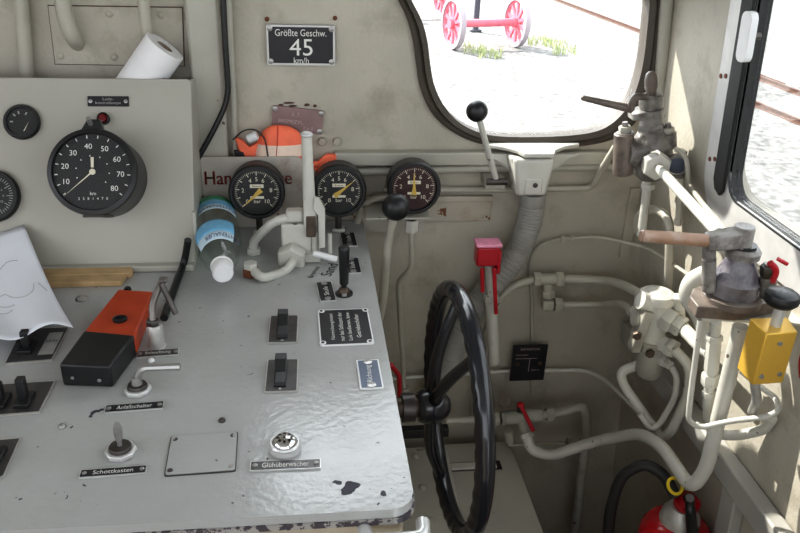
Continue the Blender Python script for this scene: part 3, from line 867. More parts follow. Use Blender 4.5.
# black toggle lever
c = dk(344, 294)
root = thing('toggle_lever', 'upright black lever standing among the small black plates', 'lever', c)
MB().lathe([(.015, 0), (.015, .002), (.011, .0025)], deskframe(c.x, c.y), 24).build('collar', 'black', root)
MB().ball((c.x, c.y, DZ+.004), .0105).build('pivot_ball', 'brown_steel', root)
tp = aY(344, 246, c.y+.005)
d = tp-Vector((c.x, c.y, DZ+.008)); L_ = d.length
MB().lathe([(.004, 0), (.0045, .008), (.0075, .012), (.0092, L_*.9), (.0095, L_-.003), (.0075, L_), (0, L_)], frame(Vector((c.x, c.y, DZ+.008)), d), 20).build('grip', 'black', root)
MB().box((c.x, c.y-.010, DZ+.004), (.008, .008, .006)).build('nut', 'steel', root, bevel=.001)

# handwritten word on the desk
t = MB()
q = dk(325, 271); m = deskframe(q.x, q.y)
put_text(t, 'Sand', m, .008, .004, .020, .050, .0003, R(72))
put_text(t, 'Bremse', m, -.020, -.004, .009, .045, .0003, R(72))
o = tag(t.build('handwriting', 'marker'), 'handwritten black marker words on the desk beside the white pin', 'writing')

# orange remote
root = thing('remote_control', 'orange and black handheld remote lying on the desk', 'remote control', dk(105, 345))
H = .034
def slab(px, h0, h1):
    T = [dk(*p, H) for p in px]
    return MB().hexa([Vector((p.x, p.y, DZ+h0)) for p in T], [Vector((p.x, p.y, DZ+h1)) for p in T])
slab([(84, 331), (135, 336), (153, 291), (118, 289)], .004, H).build('case', 'orange', root, bevel=.003)
slab([(59, 365), (110, 367), (134.5, 335.5), (84, 330.8)], .001, H+.001).build('battery_pack', 'black', root, bevel=.003)
c = dk(120, 320, H)
MB().lathe([(.0105, 0), (.0105, .003), (.008, .004), (.003, .004), (0, .0035)], frame(c, (0, 0, 1)), 24).build('round_button', 'black_gloss', root)
s_ = [dk(112, 326, 0), dk(128, 328, 0)]
for p in ((73, 377), (100, 379)):
    q = dk(*p, .014); q.y -= .0
    MB().lathe([(.0028, 0), (.0024, .0012), (0, .0014)], frame(Vector((q.x, dk(*((59, 365) if p[0] < 80 else (110, 367)), H).y-.001, DZ+.014)), (0, -1, 0)), 10).build('screw', 'steel', root)
MB().cyl(dk(127, 291, H-.008)+Vector((0, -.003, 0)), dk(127, 291, H-.008)+Vector((0, .006, 0)), .006).build('connector', 'black', root)

# paper sheet
TR, BR, TL, BL = cf(24, 225, .008), dk(73, 326, .030), cf(-70, 250, .008), dk(-40, 342, .036)
nx, ny = 24, 20
vs = []
for j in range(ny+1):
    v = j/ny
    for i in range(nx+1):
        u = i/nx
        p = (TL*(1-u)+TR*u)*(1-v)+(BL*(1-u)+BR*u)*v
        p = p+Vector((0, 0, 1))*(-.020*math.sin(PI*v)+.010*v*v*math.sin(u*9+.6)+.0015*math.sin(u*7+v*5))
        vs.append(p)
fs = [(j*(nx+1)+i, j*(nx+1)+i+1, (j+1)*(nx+1)+i+1, (j+1)*(nx+1)+i) for j in range(ny) for i in range(nx)]
root = thing('paper_sheet', 'white paper sheet with faint blue lines leaning on the cabinet', 'paper', dk(20, 330))
MB().add(vs, fs).build('sheet', 'paper', root, ang=80, solid=.0006)
def onpaper(u, v):
    i, j = min(int(u*nx), nx-1), min(int(v*ny), ny-1)
    fu, fv = u*nx-i, v*ny-j
    g = lambda a, b: vs[b*(nx+1)+a]
    return (g(i, j)*(1-fu)+g(i+1, j)*fu)*(1-fv)+(g(i, j+1)*(1-fu)+g(i+1, j+1)*fu)*fv+Vector((0, -.0006, .0010))
ln = MB()
for pts in ([(.45, .55), (.55, .52), (.62, .60), (.72, .62), (.82, .58), (.86, .50)], [(.42, .70), (.5, .72), (.56, .70)], [(.6, .30), (.7, .25), (.8, .27)], [(.9, .5), (.95, .58)], [(.45, .62), (.52, .66), (.60, .66)]):
    ln.tube([onpaper(*p) for p in pts], .0005, .01, sec=5)
ln.build('line_print', 'grey_mark', root)

# wooden strips
def strip(label, poly, h0, h1):
    T = [dk(*p, h1) for p in poly]
    o = MB().prism([(p.x, p.y) for p in T], Matrix.Identity(4), DZ+h0, DZ+h1).build('wooden_strip', 'wood', bevel=.0012)
    return tag(o, label, 'wood strip', 'wooden strips on the desk')
strip('thin wooden strip on the desk against the cabinet base', [(40, 269), (131, 266), (133, 270), (129, 273), (40, 275.5)], .0006, .011)
strip('thin wooden strip on the desk in front of the other strip', [(40, 276), (120, 274), (126, 274.5), (121, 281), (40, 283)], .0006, .010)

# cabinet instruments
def dial_instr(name, label, px, py, rpx, depth, parts='gauge', group=None):
    c = cf(px, py, depth); r = pxm(rpx, c)
    return c, r, frame(c, CNV, (1, 0, 0))
# speedometer
c, r, m = dial_instr('', '', 93, 172, 43, .085)
root = thing('speedometer', 'large black speedometer dial on the cabinet reading to 80', 'speedometer', c-CNV*.085)
MB().lathe([(0, -.0846), (r*.99, -.0846), (r*.99, -.004), (r*1.02, 0), (r*1.0, .006), (r*.90, .008), (r*.88, .002)], m, 56).build('case', 'black', root)
df = MB().lathe([(r*.89, .002), (0, .002)], m, 48).build('dial_face', 'dial', root)
mk = MB()
ang = lambda v: R(236-34.5*v/10)
def tick(mb, m, a, r0, r1, w, z):
    c_, s_ = math.cos(a), math.sin(a)
    mb.add([m @ Vector((rr_*c_-k*s_*w/2, rr_*s_+k*c_*w/2, z)) for rr_, k in ((r0, -1), (r1, -1), (r1, 1), (r0, 1))], [(0, 1, 2, 3)])
for v in range(5, 81, 5):
    a = ang(v)
    tick(mk, m, a, r*.78, r*.85, r*.022, .0026)
    if v % 10 == 0:
        tick(mk, m, a, r*.36, r*.39, r*.022, .0026)
        put_text(mk, str(v), m, r*.63*math.cos(a), r*.60*math.sin(a), h=r*.125, z=.0026)
put_text(mk, 'km', m, 0, -r*.50, h=r*.08, z=.0026)
for k in range(7): put_text(mk, str((k*3+2) % 10), m, (k-3)*r*.105, -r*.62, h=r*.06, z=.0026)
mk.build('markings', 'white_mark', df)
nd = MB()
a = R(221)
nd.add([m @ Vector(p) for p in ((-.0012*math.sin(a), .0012*math.cos(a), .004), (r*.93*math.cos(a), r*.93*math.sin(a), .004), (.0012*math.sin(a), -.0012*math.cos(a), .004))], [(0, 1, 2)])
nd.lathe([(r*.07, .003), (r*.07, .0045), (0, .005)], m, 14)
nd.prism([(-r*.03, r*.10), (r*.03, r*.10), (r*.035, r*.34), (-r*.035, r*.34)], m, .0035, .004)
nd.build('needle', 'cream_mark', df)
MB().lathe([(r*.885, .0065), (0, .0065)], m, 48).build('glass', 'dial_glass', root)
b = m @ Vector((0, -r*1.0, -.03))
MB().box(b, (r*.72, .004, .006), m).build('slot', 'dark_steel', root, bevel=.001)
MB().prism([(-r*.30, r*.95), (r*.24, r*.95), (r*.15, r*1.24), (-r*.12, r*1.24)], m, -.02, -.004).build('bracket', 'black', root, bevel=.002)
MB().cyl(m @ Vector((-.003, r*1.12, -.004)), m @ Vector((-.003, r*1.22, .010)), .004).build('clamp_pin', 'steel', root)
c = cf(104, 119, .0)
root = thing('warning_lamp', 'small red lamp on the cabinet above the speedometer', 'lamp', c)
MB().lathe([(.0105, 0), (.0105, .008), (.0085, .010), (.0075, .009)], frame(c, CNV), 24).build('bezel', 'black', root)
MB().lathe([(.0078, .008), (.0065, .012), (0, .0135)], frame(c, CNV), 20).build('lens', 'red_lamp', root)
c, r, m = dial_instr('', '', 22, 122, 17.5, .004)
root = thing('dial_gauge', 'small black dial gauge near the cabinet top, beside the speedometer', 'gauge', c, 'small dials on the cabinet')
MB().lathe([(0, -.0036), (r, -.0036), (r, .003), (r*.93, .006), (r*.80, .006), (r*.78, .003)], m, 36).build('case', 'black', root)
MB().lathe([(r*.79, .003), (0, .003)], m, 32).build('dial_face', 'dial', root)
mk = MB()
for a in (180, 135, 105, 60): tick(mk, m, R(a), r*.45, r*.62, r*.08, .0035)
mk.build('markings', 'grey_mark', root)
nd = MB(); tick(nd, m, R(-35), 0, r*.0, 0, .004)
nd = MB().add([m @ Vector((r*.1, -r*.55, .004)), m @ Vector((r*.18, -r*.52, .004)), m @ Vector((r*.42, r*.02, .004))], [(0, 1, 2)]); nd.build('needle', 'cream_mark', root)
MB().lathe([(r*.79, .005), (0, .005)], m, 32).build('glass', 'dial_glass', root)
c, r, m = dial_instr('', '', -8, 196, 26.5, .006)
root = thing('dial_gauge', 'round tick-marked dial on the cabinet, cut by the frame edge', 'gauge', c, 'small dials on the cabinet')
MB().lathe([(0, -.0056), (r, -.0056), (r, .004), (r*.95, .007), (r*.84, .007), (r*.82, .003)], m, 44).build('case', 'black', root)
MB().lathe([(r*.83, .003), (0, .003)], m, 40).build('dial_face', 'dial', root)
mk = MB()
for k in range(48):
    a = 2*PI*k/48; tick(mk, m, a, r*(.55 if k % 4 == 0 else .66), r*.78, r*.022, .0035)
for k in range(12): put_text(mk, str(k*5), m, r*.43*math.cos(2*PI*k/12), r*.43*math.sin(2*PI*k/12), h=r*.08, z=.0035)
mk.build('markings', 'grey_mark', root)
MB().lathe([(r*.83, .006), (0, .006)], m, 32).build('glass', 'dial_glass', root)
l, r_, t, b = cf(88, 102), cf(129, 101), cf(108, 97), cf(108, 107)
c = (l+r_)/2
root = thing('nameplate', 'black two-line nameplate reading Lade-kontrollampe above the red lamp', 'sign', c, 'nameplates on the cabinet')
m = frame(c+CNV*.0003, CNV, (1, 0, 0))
w, h = (r_-l).length, (t-b).length
nameplate(m, w, h, root, rim='plate_black', face='plate_black', rw=.0008, lines=[('Lade-', 0, .22, .26, .28), ('kontrollampe', 0, -.2, .62, .34)], tmat='grey_mark')

# paper roll in the gap behind the cabinet
tc = aY(166, 45, -.045); bc = aY(136, 88, -.045)
axd = (tc-bc).normalized()
rr = pxm(23.5, tc)
root = thing('paper_roll', 'white paper towel roll leaning in the gap above the cabinet', 'paper roll', bc)
M4 = frame(bc, axd)
L_ = (tc-bc).length*1.28
rr = .0370
MB().lathe([(rr*.42, L_), (rr*.42, L_-.05), (rr*.42, 0), (rr, 0), (rr, L_), (rr*.42, L_)], M4 @ Matrix.Translation((0, 0, -.03)), 40).build('roll', 'tissue', root, ang=50)
MB().lathe([(rr*.40, .001), (rr*.40, L_-.001), (rr*.36, L_-.001), (rr*.36, .001), (rr*.40, .001)], M4 @ Matrix.Translation((0, 0, -.03)), 28).build('cardboard_core', 'card', root)
# ------------------------------------------------------------------ gauge row behind the desk
root = thing('handbrake_plate', 'weathered grey upright plate lettered Handbremse in faded red', 'plate', (aY(250, 210, -.05).x, -.05, DZ))
p0, p1 = aY(194, 157, -.05), aY(304, 222, -.05)
w = p1.x-p0.x; h = p0.z-DZ-.0006
hm = Matrix.Translation((p0.x+w/2, -.05, DZ+.0005)) @ WALLM
poly = [(-w/2, 0), (w/2, 0)]
for k in range(6): t = R(90*k/5); poly.append((w/2-.012+.012*math.cos(t), h-.012+.012*math.sin(t)))
for k in range(6): t = R(90+90*k/5); poly.append((-w/2+.012+.012*math.cos(t), h-.012+.012*math.sin(t)))
MB().prism(poly, hm, -.003, 0).build('plate_sheet', 'worn_plate', root, bevel=.0008)
t = MB()
put_text(t, 'Handbremse', hm, -.003, h-.042, .027, .165, .0005)
put_text(t, 'Handbremse', hm, -.0018, h-.042, .027, .165, .0005)
t.build('lettering', 'red_letters', root)
rp = aY(300, 212, -.045)
MB().prism(rrect(.04, .018, .004), Matrix.Translation((rp.x, -.0495, rp.z)) @ WALLM, 0, .0006).build('red_patch', 'red', root)

def pressure_gauge(label, px, py, rpx, Y, needle, face, stem_to):
    c = aY(px, py, Y); r = pxm(rpx, c)
    root = thing('pressure_gauge', label, 'gauge', Vector((c.x, Y+.02, stem_to)), 'black brake pressure gauges in a row')
    m = frame(c, (0, -1, .06), (1, 0, 0))
    MB().lathe([(0, -.045), (r*.93, -.045), (r*.96, -.040), (r*.96, -.006), (r, -.004), (r, .003), (r*.96, .006), (r*.86, .006), (r*.83, .001)], m, 48).build('case', 'black', root)
    df = MB().lathe([(r*.84, .001), (0, .001)], m, 44).build('dial_face', face, root)
    mk = MB()
    an = lambda v: R(225-27*v)
    for k in range(0, 51):
        v = k/5; big = k % 5 == 0
        tick(mk, m, an(v), r*(.62 if big else .70), r*.77, r*(.026 if big else .013), .0018)
    for v in (0, 2, 4, 5, 6, 8, 10):
        a = an(v); put_text(mk, str(v), m, r*.50*math.cos(a), r*.48*math.sin(a), h=r*.15, z=.0018)
    mk.prism([(-r*.24, r*.16), (r*.24, r*.16), (r*.24, r*.29), (-r*.24, r*.29)], m, .0016, .0019)
    mk.prism([(-r*.24, -r*.24), (r*.24, -r*.24), (r*.24, -r*.15), (-r*.24, -r*.15)], m, .0016, .0019)
    put_text(mk, 'bar', m, 0, -r*.34, h=r*.13, z=.0018)
    mk.build('markings', 'cream_mark', df)
    t = MB(); put_text(t, 'Bremse', m, 0, r*.225, h=r*.07, z=.0022); t.build('lettering', 'marker', df)
    a = an(needle); d = Vector((math.cos(a), math.sin(a))); s = Vector((-d.y, d.x))
    q = [d*r*.72, d*r*.12+s*r*.05, d*(-r*.20)+s*r*.10, d*(-r*.22)-s*r*.10, d*r*.12-s*r*.05]
    nd = MB().prism([(p.x, p.y-r*.05) for p in q], m, .0026, .0032)
    nd.lathe([(r*.07, .002), (r*.07, .0042), (0, .0045)], m @ Matrix.Translation((0, -r*.05, 0)), 12)
    nd.build('needle', 'yellow_needle', df)
    MB().lathe([(r*.85, .0045), (0, .0045)], m, 40).build('glass', 'dial_glass', root)
    b = c+Vector((0, .026, -r*.95))
    MB().cyl(Vector((b.x, b.y, stem_to+.0005)), Vector((b.x, b.y, c.z-r*.9)), .0065).build('stem', 'dark_steel', root)
    MB().hexnut(Vector((b.x, b.y, stem_to+.0005)), Vector((b.x, b.y, stem_to+.007)), .014).build('stem_nut', 'pipe_white', root)
    return root
pressure_gauge('black pressure gauge in front of the Handbremse plate', 257, 192, 28, -.105, 0.05, 'dial', DZ)
pressure_gauge('middle black pressure gauge behind the small black plates', 339, 191, 27.5, -.10, 6.9, 'dial', DZ)
# shelf that carries the third gauge
p0, p1 = aY(362, 218, -.09), aY(429, 218, -.09)
zs = aY(400, 216, -.10).z
root = thing('gauge_shelf', 'grey sheet metal shelf carrying the maroon gauge', 'shelf', ((p0.x+p1.x)/2, -.07, zs-.006))
MB().box(((p0.x+p1.x)/2+.003, -.0665, zs-.0025), (p1.x-p0.x-.006, .085, .004)).build('shelf_sheet', 'trim', root, bevel=.0008)
MB().box(((p0.x+p1.x)/2+.003, -.023, zs-.035), (p1.x-p0.x-.006, .003, .062)).build('back_flange', 'trim', root)
pressure_gauge('pressure gauge with maroon dial on the grey shelf', 414, 188, 27, -.10, 4.95, 'dial_red', zs)
q = aY(411, 232, -.08)
root = thing('gauge_line', 'thin bent pipe with hexagonal nut below the maroon gauge', 'pipe', q)
MB().hexnut((q.x, q.y, zs-.042), (q.x, q.y, zs-.016), .0145).build('union_nut', 'pipe_white', root, bevel=.0008)
MB().cyl((q.x, q.y, zs-.016), (q.x, q.y, zs-.006), .010).build('collar', 'dark_steel', root)
MB().tube([Vector((q.x, q.y, zs-.04)), aY(412, 268, -.08), aY(398, 281, -.06), aY(403, 370, -.04), aY(404, 398, -.045)], .0055, .018).build('pipe_run', 'pipe', root)
for y_ in (390,):
    a = aY(404, y_, -.045); MB().hexnut(a-Vector((0, 0, .007)), a+Vector((0, 0, .007)), .013).build('lower_nut', 'pipe_dirty', root)
pipe('arched_pipe', 'short arched pipe beside the gauge shelf, curving down behind the desk', 'pipe', [(392, 196, -.035), (366, 200, -.035), (357, 222, -.035), (356, 236, -.035)], .007, 'pipe', .03)
# ball lever in front of the shelf
kb = aY(396, 207, -.19)
root = thing('ball_lever', 'pale lever rod with a black ball knob in front of the gauges', 'lever', aY(374, 345, -.12), 'levers with black ball knobs')
MB().ball(kb, pxm(14, kb)).build('ball_knob', 'black', root)
MB().tube([kb-Vector((0, 0, .008)), aY(388, 240, -.175), aY(383, 300, -.14), aY(371, 352, -.10)], .0075, .03, fr=lambda t: .0070+.0035*t).build('rod', 'pipe', root)
kb = aY(477, 111, -.12); ft = aY(496, 180, -.055)
root = thing('ball_lever', 'pale lever rod with a black ball knob in front of the window', 'lever', ft, 'levers with black ball knobs')
MB().ball(kb, pxm(11, kb)).build('ball_knob', 'black', root)
MB().cyl(ft, kb, .0062, .0055).build('rod', 'pipe_white', root)
MB().box(ft+Vector((0, .022, -.008)), (.042, .05, .022)).build('pivot_block', 'pipe_dirty', root, bevel=.003)
MB().cyl(ft+Vector((-.02, -.004, -.002)), ft+Vector((.022, -.004, -.002)), .007).build('pivot_pin', 'dark_steel', root)
# ------------------------------------------------------------------ brake valve with white lever
VY = -.20
def vy(px, py, Y=VY): return aY(px, py, Y)
base = dk(298, 268); base.y = VY
root = thing('brake_valve', 'cream brake valve with an upright white lever on the desk', 'valve', base)
c0, c1 = vy(281, 222), vy(312, 264)
zb, zt = DZ+.001, vy(295, 222).z
MB().box(((c0.x+c1.x)/2, VY+.012, (zb+zt)/2), (c1.x-c0.x, .05, zt-zb)).build('valve_block', 'pipe_white', root, bevel=.004)
q = vy(293, 256, VY-.012)
MB().hexnut(q+Vector((.0, .0, .004)), q+Vector((-.004, -.022, 0)), pxm(15, q)).build('front_nut', 'pipe_white', root, bevel=.001)
e = dk(252, 276)
MB().tube([q+Vector((0, -.015, .002)), q+Vector((-.002, -.040, .002)), vy(284, 272, VY-.055), dk(262, 279, .010), Vector((e.x, e.y, DZ+.014))], .0080, .03).build('lower_pipe', 'pipe_white', root)
e2 = dk(251, 276)
MB().hexnut((e2.x, e2.y, DZ+.0005), (e2.x, e2.y, DZ+.016), .0145).build('lower_fitting', 'rust', root)
MB().hexnut((e2.x, e2.y, DZ+.012), (e2.x, e2.y, DZ+.026), .0125).build('fitting_nut', 'pipe_white', root)
q = vy(297, 216)
MB().box(q+Vector((-.004, .005, 0)), (.032, .028, .022)).build('upper_elbow', 'pipe_white', root, bevel=.006)
e = dk(254, 254)
MB().tube([q, vy(276, 220), vy(262, 232, VY+.01), Vector((e.x, e.y, DZ+.025)), Vector((e.x, e.y, DZ+.004))], .0082, .028).build('upper_pipe', 'pipe_white', root)
MB().hexnut((e.x, e.y, DZ+.0005), (e.x, e.y, DZ+.012), .0135).build('upper_fitting', 'pipe_white', root)
b0, b1, b2 = vy(306.5, 134, VY-.01), vy(309, 200, VY-.01), vy(311, 226, VY-.01)
MB().tube([b0, b1], .0115, fr=lambda t: .0110 if t > .02 else .009).build('lever', 'pipe_white', root)
MB().ball(b0+Vector((0, 0, -.001)), .0108, .55).build('lever_cap', 'alu', root)
MB().box((b1+b2)/2+Vector((0, 0, .003)), (.023, .018, .055)).build('clevis', 'pipe_white', root, bevel=.003)
MB().prism([wp(314, 196, VY-.015), wp(319, 197, VY-.015), wp(325, 208, VY-.015), wp(325, 246, VY-.015), wp(319, 247, VY-.015), wp(318, 214, VY-.015), wp(313, 208, VY-.015)], wf(VY-.018), -.004, .005).build('link_arm', 'pipe_white', root, bevel=.0015)
q = vy(311, 226, VY-.016)
MB().box(q, (.017, .012, .040)).build('spring_housing', 'brown_steel', root, bevel=.002)
for px_ in (315, 330):
    q = vy(px_, 243, VY-.01); MB().cyl(q-Vector((0, 0, .02)), q+Vector((0, 0, .018)), .0055 if px_ < 320 else .004).build('guide_pin', 'pipe_white', root)
q = vy(311, 250)
MB().box((q.x, VY, (DZ+.001+q.z)/2), (.034, .04, q.z-DZ)).build('foot_block', 'pipe_white', root, bevel=.003)
a, b = dk(314, 262, .014), dk(337, 264, .006)
MB().cyl(aY(313, 253, VY-.03), aY(337, 259.5, VY-.035), .0058, bev=.0008).build('white_pin', 'cap_white', root)

# ------------------------------------------------------------------ bottle lying on the desk
cap = dk(221, 284); base_y = -.060
br = .041
ax0 = Vector((dk(213, 205).x+.019, base_y-.012, DZ+br+.001)); capc = aZ(223.5, 272, DZ+br+.001)
ax1 = Vector((capc.x, capc.y-.008, DZ+br+.001))
d = ax1-ax0; Lb = d.length
bm_ = frame(ax0, d, (1, 0, 0))
root = thing('water_bottle', 'clear plastic water bottle with blue labels lying on the desk', 'bottle', Vector((ax0.x, (ax0.y+ax1.y)/2, DZ)))
prof = [(0, .004), (br*.55, .001), (br*.9, 0), (br, .008), (br, Lb*.34), (br*.95, Lb*.37), (br, Lb*.40), (br, Lb*.56), (br*.96, Lb*.63), (br*.78, Lb*.75), (br*.50, Lb*.85), (br*.34, Lb*.90), (br*.33, Lb*.94)]
MB().lathe(prof, bm_, 44).build('bottle_body', 'pet', root)
MB().lathe([(br*.40, Lb*.895), (br*.42, Lb*.905), (br*.42, Lb*.985), (br*.36, Lb), (0, Lb)], bm_, 36).build('cap', 'cap_white', root)
MB().lathe([(br*.46, Lb*.885), (br*.46, Lb*.895), (br*.40, Lb*.895)], bm_, 32).build('neck_ring', 'cap_white', root)
UPA = math.atan2((bm_.inverted().to_3x3() @ Vector((0, 0, 1))).y, (bm_.inverted().to_3x3() @ Vector((0, 0, 1))).x)
def prad(z):
    for (r0, z0), (r1, z1) in zip(prof[2:], prof[3:]):
        if z0 <= z <= z1: return r0+(r1-r0)*(z-z0)/max(z1-z0, 1e-6)
    return br
def band(name, mat, z0, z1, a0, a1, off=.0006):
    n_, k_ = 28, 6
    vs, fs = [], []
    for j in range(k_+1):
        z = z0+(z1-z0)*j/k_
        for i in range(n_+1):
            a = UPA+a0+(a1-a0)*i/n_
            rr_ = prad(z)+off
            vs.append(bm_ @ Vector((rr_*math.cos(a), rr_*math.sin(a), z)))
    for j in range(k_):
        for i in range(n_): fs.append((j*(n_+1)+i, j*(n_+1)+i+1, (j+1)*(n_+1)+i+1, (j+1)*(n_+1)+i))
    return MB().add(vs, fs).build(name, mat, root, solid=.0002)
band('label_green_band', 'label_green', .020, Lb*.14, -1.1, 1.3)
band('label_blue_band', 'label_blue', Lb*.14, Lb*.23, -1.1, 1.3)
band('label_white_band', 'label_pale', Lb*.23, Lb*.31, -1.1, 1.3)
band('shoulder_label', 'label_blue', Lb*.50, Lb*.66, -.75, 1.25)
band('shoulder_label_band', 'label_pale', Lb*.66, Lb*.745, -.75, 1.25)
sgn = 1 if (bm_.to_3x3() @ Vector((math.cos(UPA+.3), math.sin(UPA+.3), 0))).x > 0 else -1
def bend_for(zc, off=.0012):
    def f(p):
        z = zc+p.y; a = UPA-sgn*p.x/br
        rr_ = prad(z)+off
        return bm_ @ Vector((rr_*math.cos(a), rr_*math.sin(a), z))
    return f
t = MB()
for zc, sh in ((Lb*.27, .006), (Lb*.70, .010)):
    put_text(t, 'LICHTENAUER', None, -sh, 0, .011, .078, 0, bend=bend_for(zc))
t.build('lettering', 'label_navy', root)

# ------------------------------------------------------------------ orange cap with headband
HY = -.022
cc = aY(279, 157, HY-.002)
rw, rh = pxm(25, cc), pxm(34, cc)
root = thing('orange_cap', 'bright orange cap with a pale band behind the Handbremse plate', 'cap', cc)
vs, fs = [], []
nu, nv = 28, 12
for j in range(nv+1):
    v = (PI/2)*j/nv
    for i in range(nu):
        u = 2*PI*i/nu
        r_ = math.cos(v)**.8
        wob = 1+.03*math.sin(3*u+1)+.02*math.sin(5*u)
        vs.append(cc+Vector((rw*1.05*r_*math.cos(u)*wob+.004*math.sin(v*2), .020*r_*math.sin(u)*wob, rh*math.sin(v)*1.02-.004)))
for j in range(nv):
    for i in range(nu):
        k = (i+1) % nu; fs.append((j*nu+i, j*nu+k, (j+1)*nu+k, (j+1)*nu+i))
MB().add(vs, fs).build('cap_shell', 'hiviz', root, ang=80)
bd = MB()
vs2, fs2 = [], []
for j in range(5):
    v = .14+.36*j/4
    for i in range(15):
        u = -PI+PI*(.05+.80*i/14)
        r_ = math.cos(v)**.8; wob = 1+.03*math.sin(3*u+1)+.02*math.sin(5*u)
        vs2.append(cc+Vector((rw*1.05*r_*math.cos(u)*wob+.004*math.sin(v*2), .0212*r_*math.sin(u)*wob, rh*math.sin(v)*1.02-.004)))
for j in range(4):
    for i in range(14): fs2.append((j*15+i, j*15+i+1, (j+1)*15+i+1, (j+1)*15+i))
bd.add(vs2, fs2).build('pale_band', 'hiviz_band', root, ang=80)
sm = []
for j in range(13):
    v = (PI/2)*(.02+.94*j/12); u = -PI/2-.12; r_ = math.cos(v)**.8
    sm.append(cc+Vector((rw*1.05*r_*math.cos(u)+.004*math.sin(v*2), .0214*r_*math.sin(u), rh*math.sin(v)*1.02-.004)))
MB().tube(sm, .0007, sec=6).build('seam', 'red', root)
MB().prism([wp(235, 137, HY), wp(243, 140, HY), wp(249, 147, HY), wp(262, 139, HY), (aY(262, 158, HY).x, aY(262, 158, HY).z), wp(242, 158, HY)], wf(HY), -.006, .008).build('ear_flap', 'hiviz', root, bevel=.003)
MB().prism([wp(234, 148, HY), wp(244, 151, HY), wp(246, 160, HY), wp(236, 160, HY)], wf(HY), .006, .012).build('dark_lining', 'black', root, bevel=.002)
MB().prism([wp(312, 166, HY), wp(326, 154, HY), wp(336, 154, HY), wp(337, 158, HY), wp(316, 172, HY)], wf(HY), -.006, .006).build('brim', 'hiviz', root, bevel=.003)
MB().tube([aY(301, 160, HY-.012), aY(309, 164, HY-.010), aY(318, 164, HY-.004)], .006, .01).build('brim_edge', 'hiviz', root)
MB().tube([aY(233, 140, HY-.012), aY(243, 130, HY-.014), aY(256, 129, HY-.016), aY(265, 138, HY-.020), aY(268, 157, HY-.022)], .0015, .02, sec=8).build('black_cord', 'black', root)
MB().cyl(aY(248, 139, HY-.016), aY(257, 135, HY-.018), .0085, bev=.001).build('white_plug', 'cap_white', root)

# ------------------------------------------------------------------ pipes under the window
pipe('rail_pipe', 'horizontal pale pipe just under the ledge below the window', 'pipe', [(344, 172, -.012), (500, 168, -.012), (640, 166, -.012)], .0085, 'trim', 0)
pipe('rail_pipe', 'long horizontal pipe behind the maroon gauge, bending up near the valve', 'pipe', [(384, 190, -.012), (500, 189.5, -.012), (592, 188, -.012), (600, 172, -.04), (616, 146, -.09)], .0068, 'pipe', .02)
# cast white bracket under the window and the ribbed hose
root = thing('window_bracket', 'white cast bracket with spreading arms under the window', 'bracket', aY(533, 195, -.06))
by = -.035
zt_ = aY(532, 151, -.06).z
pts = [aY(484, 152, by), aY(583, 152, by)]
pl_ = [(pts[0].x, -.002), (pts[0].x+.004, -.020), (aY(500, 160, by).x, -.035), (aY(512, 165, by).x, -.058), (aY(516, 168, by).x, -.085), (aY(545, 168, by).x, -.085), (aY(550, 165, by).x, -.058), (aY(563, 160, by).x, -.035), (pts[1].x-.004, -.020), (pts[1].x, -.002)]
MB().prism(pl_, Matrix.Identity(4), zt_-.006, zt_+.002).build('top_flange', 'pipe_white', root, bevel=.002)
MB().prism([wp(486, 155, -.04), wp(500, 165, -.04), wp(514, 174, -.04), wp(519, 180, -.04), wp(549, 180, -.04), wp(551, 174, -.04), wp(565, 165, -.04), wp(582, 155, -.04)], wf(0), .026, .036).build('web', 'pipe_white', root, bevel=.006)
zt2, zb2 = aY(532, 160, -.085).z, aY(532, 197, -.085).z
nq = [aY(p_, 181, -.085).x for p_ in (509, 557, 518.5, 548.5)]
MB().hexa([Vector((nq[2], -.083, zb2)), Vector((nq[3], -.083, zb2)), Vector((nq[3], -.030, zb2)), Vector((nq[2], -.030, zb2))],
          [Vector((nq[0]+.008, -.084, zt2)), Vector((nq[1]-.008, -.084, zt2)), Vector((nq[1], -.030, zt2)), Vector((nq[0], -.030, zt2))]).build('neck', 'pipe_white', root, bevel=.007)
MB().box(aY(534, 184, -.085)+Vector((0, .008, -.006)), (.036, .018, .034)).build('socket', 'pipe_white', root, bevel=.003)
MB().lathe([(.005, 0), (.005, .003), (.003, .004), (0, .004)], frame(aY(535, 185, -.0845), (0, -1, 0)), 12).build('screw', 'dark_steel', root)
hp = [aY(533, 193, -.055), aY(531, 215, -.055), aY(524, 240, -.055), aY(508, 268, -.055), aY(482, 296, -.055), aY(462, 326, -.058), aY(446, 372, -.058), aY(428, 405, -.058)]
tag(MB().tube(hp, .02, .06, 20, fr=lambda t: .0262+.0008*math.sin(t*620)-.008*max(0, t-.5), nf=30).build('ribbed_hose', 'hose'), 'thick grey ribbed hose curving down from the white bracket', 'hose')
# red cock
root = thing('red_cock', 'pale vertical pipe with a red handled cock beside the hose', 'valve', aY(494, 362, -.105))
MB().tube([aY(488, 246, -.11), aY(491, 300, -.11), aY(494, 360, -.10)], .0105, .02, fr=lambda t: .0085 if t < .45 else .0125).build('pipe_run', 'pipe_white', root)
a = aY(491, 298, -.11); MB().hexnut(a-Vector((0, 0, .008)), a+Vector((0, 0, .008)), .016).build('collar', 'pipe_white', root)
a = aY(494, 361, -.10); MB().ball(a, .0125).build('pipe_end', 'pipe_white', root)
rc0 = aY(487, 252, -.12)
MB().box(rc0+Vector((0, 0, -.004)), (.046, .034, .042)).build('red_body', 'red', root, bevel=.004)
MB().box(rc0+Vector((0, -.001, .0205)), (.052, .038, .007)).build('sunlit_top', 'pink', root, bevel=.0025)  # top of the red body, its sunlit look put into the colour
MB().box(rc0+Vector((.0225, -.004, -.016)), (.007, .030, .05)).build('red_cheek', 'red', root, bevel=.002)
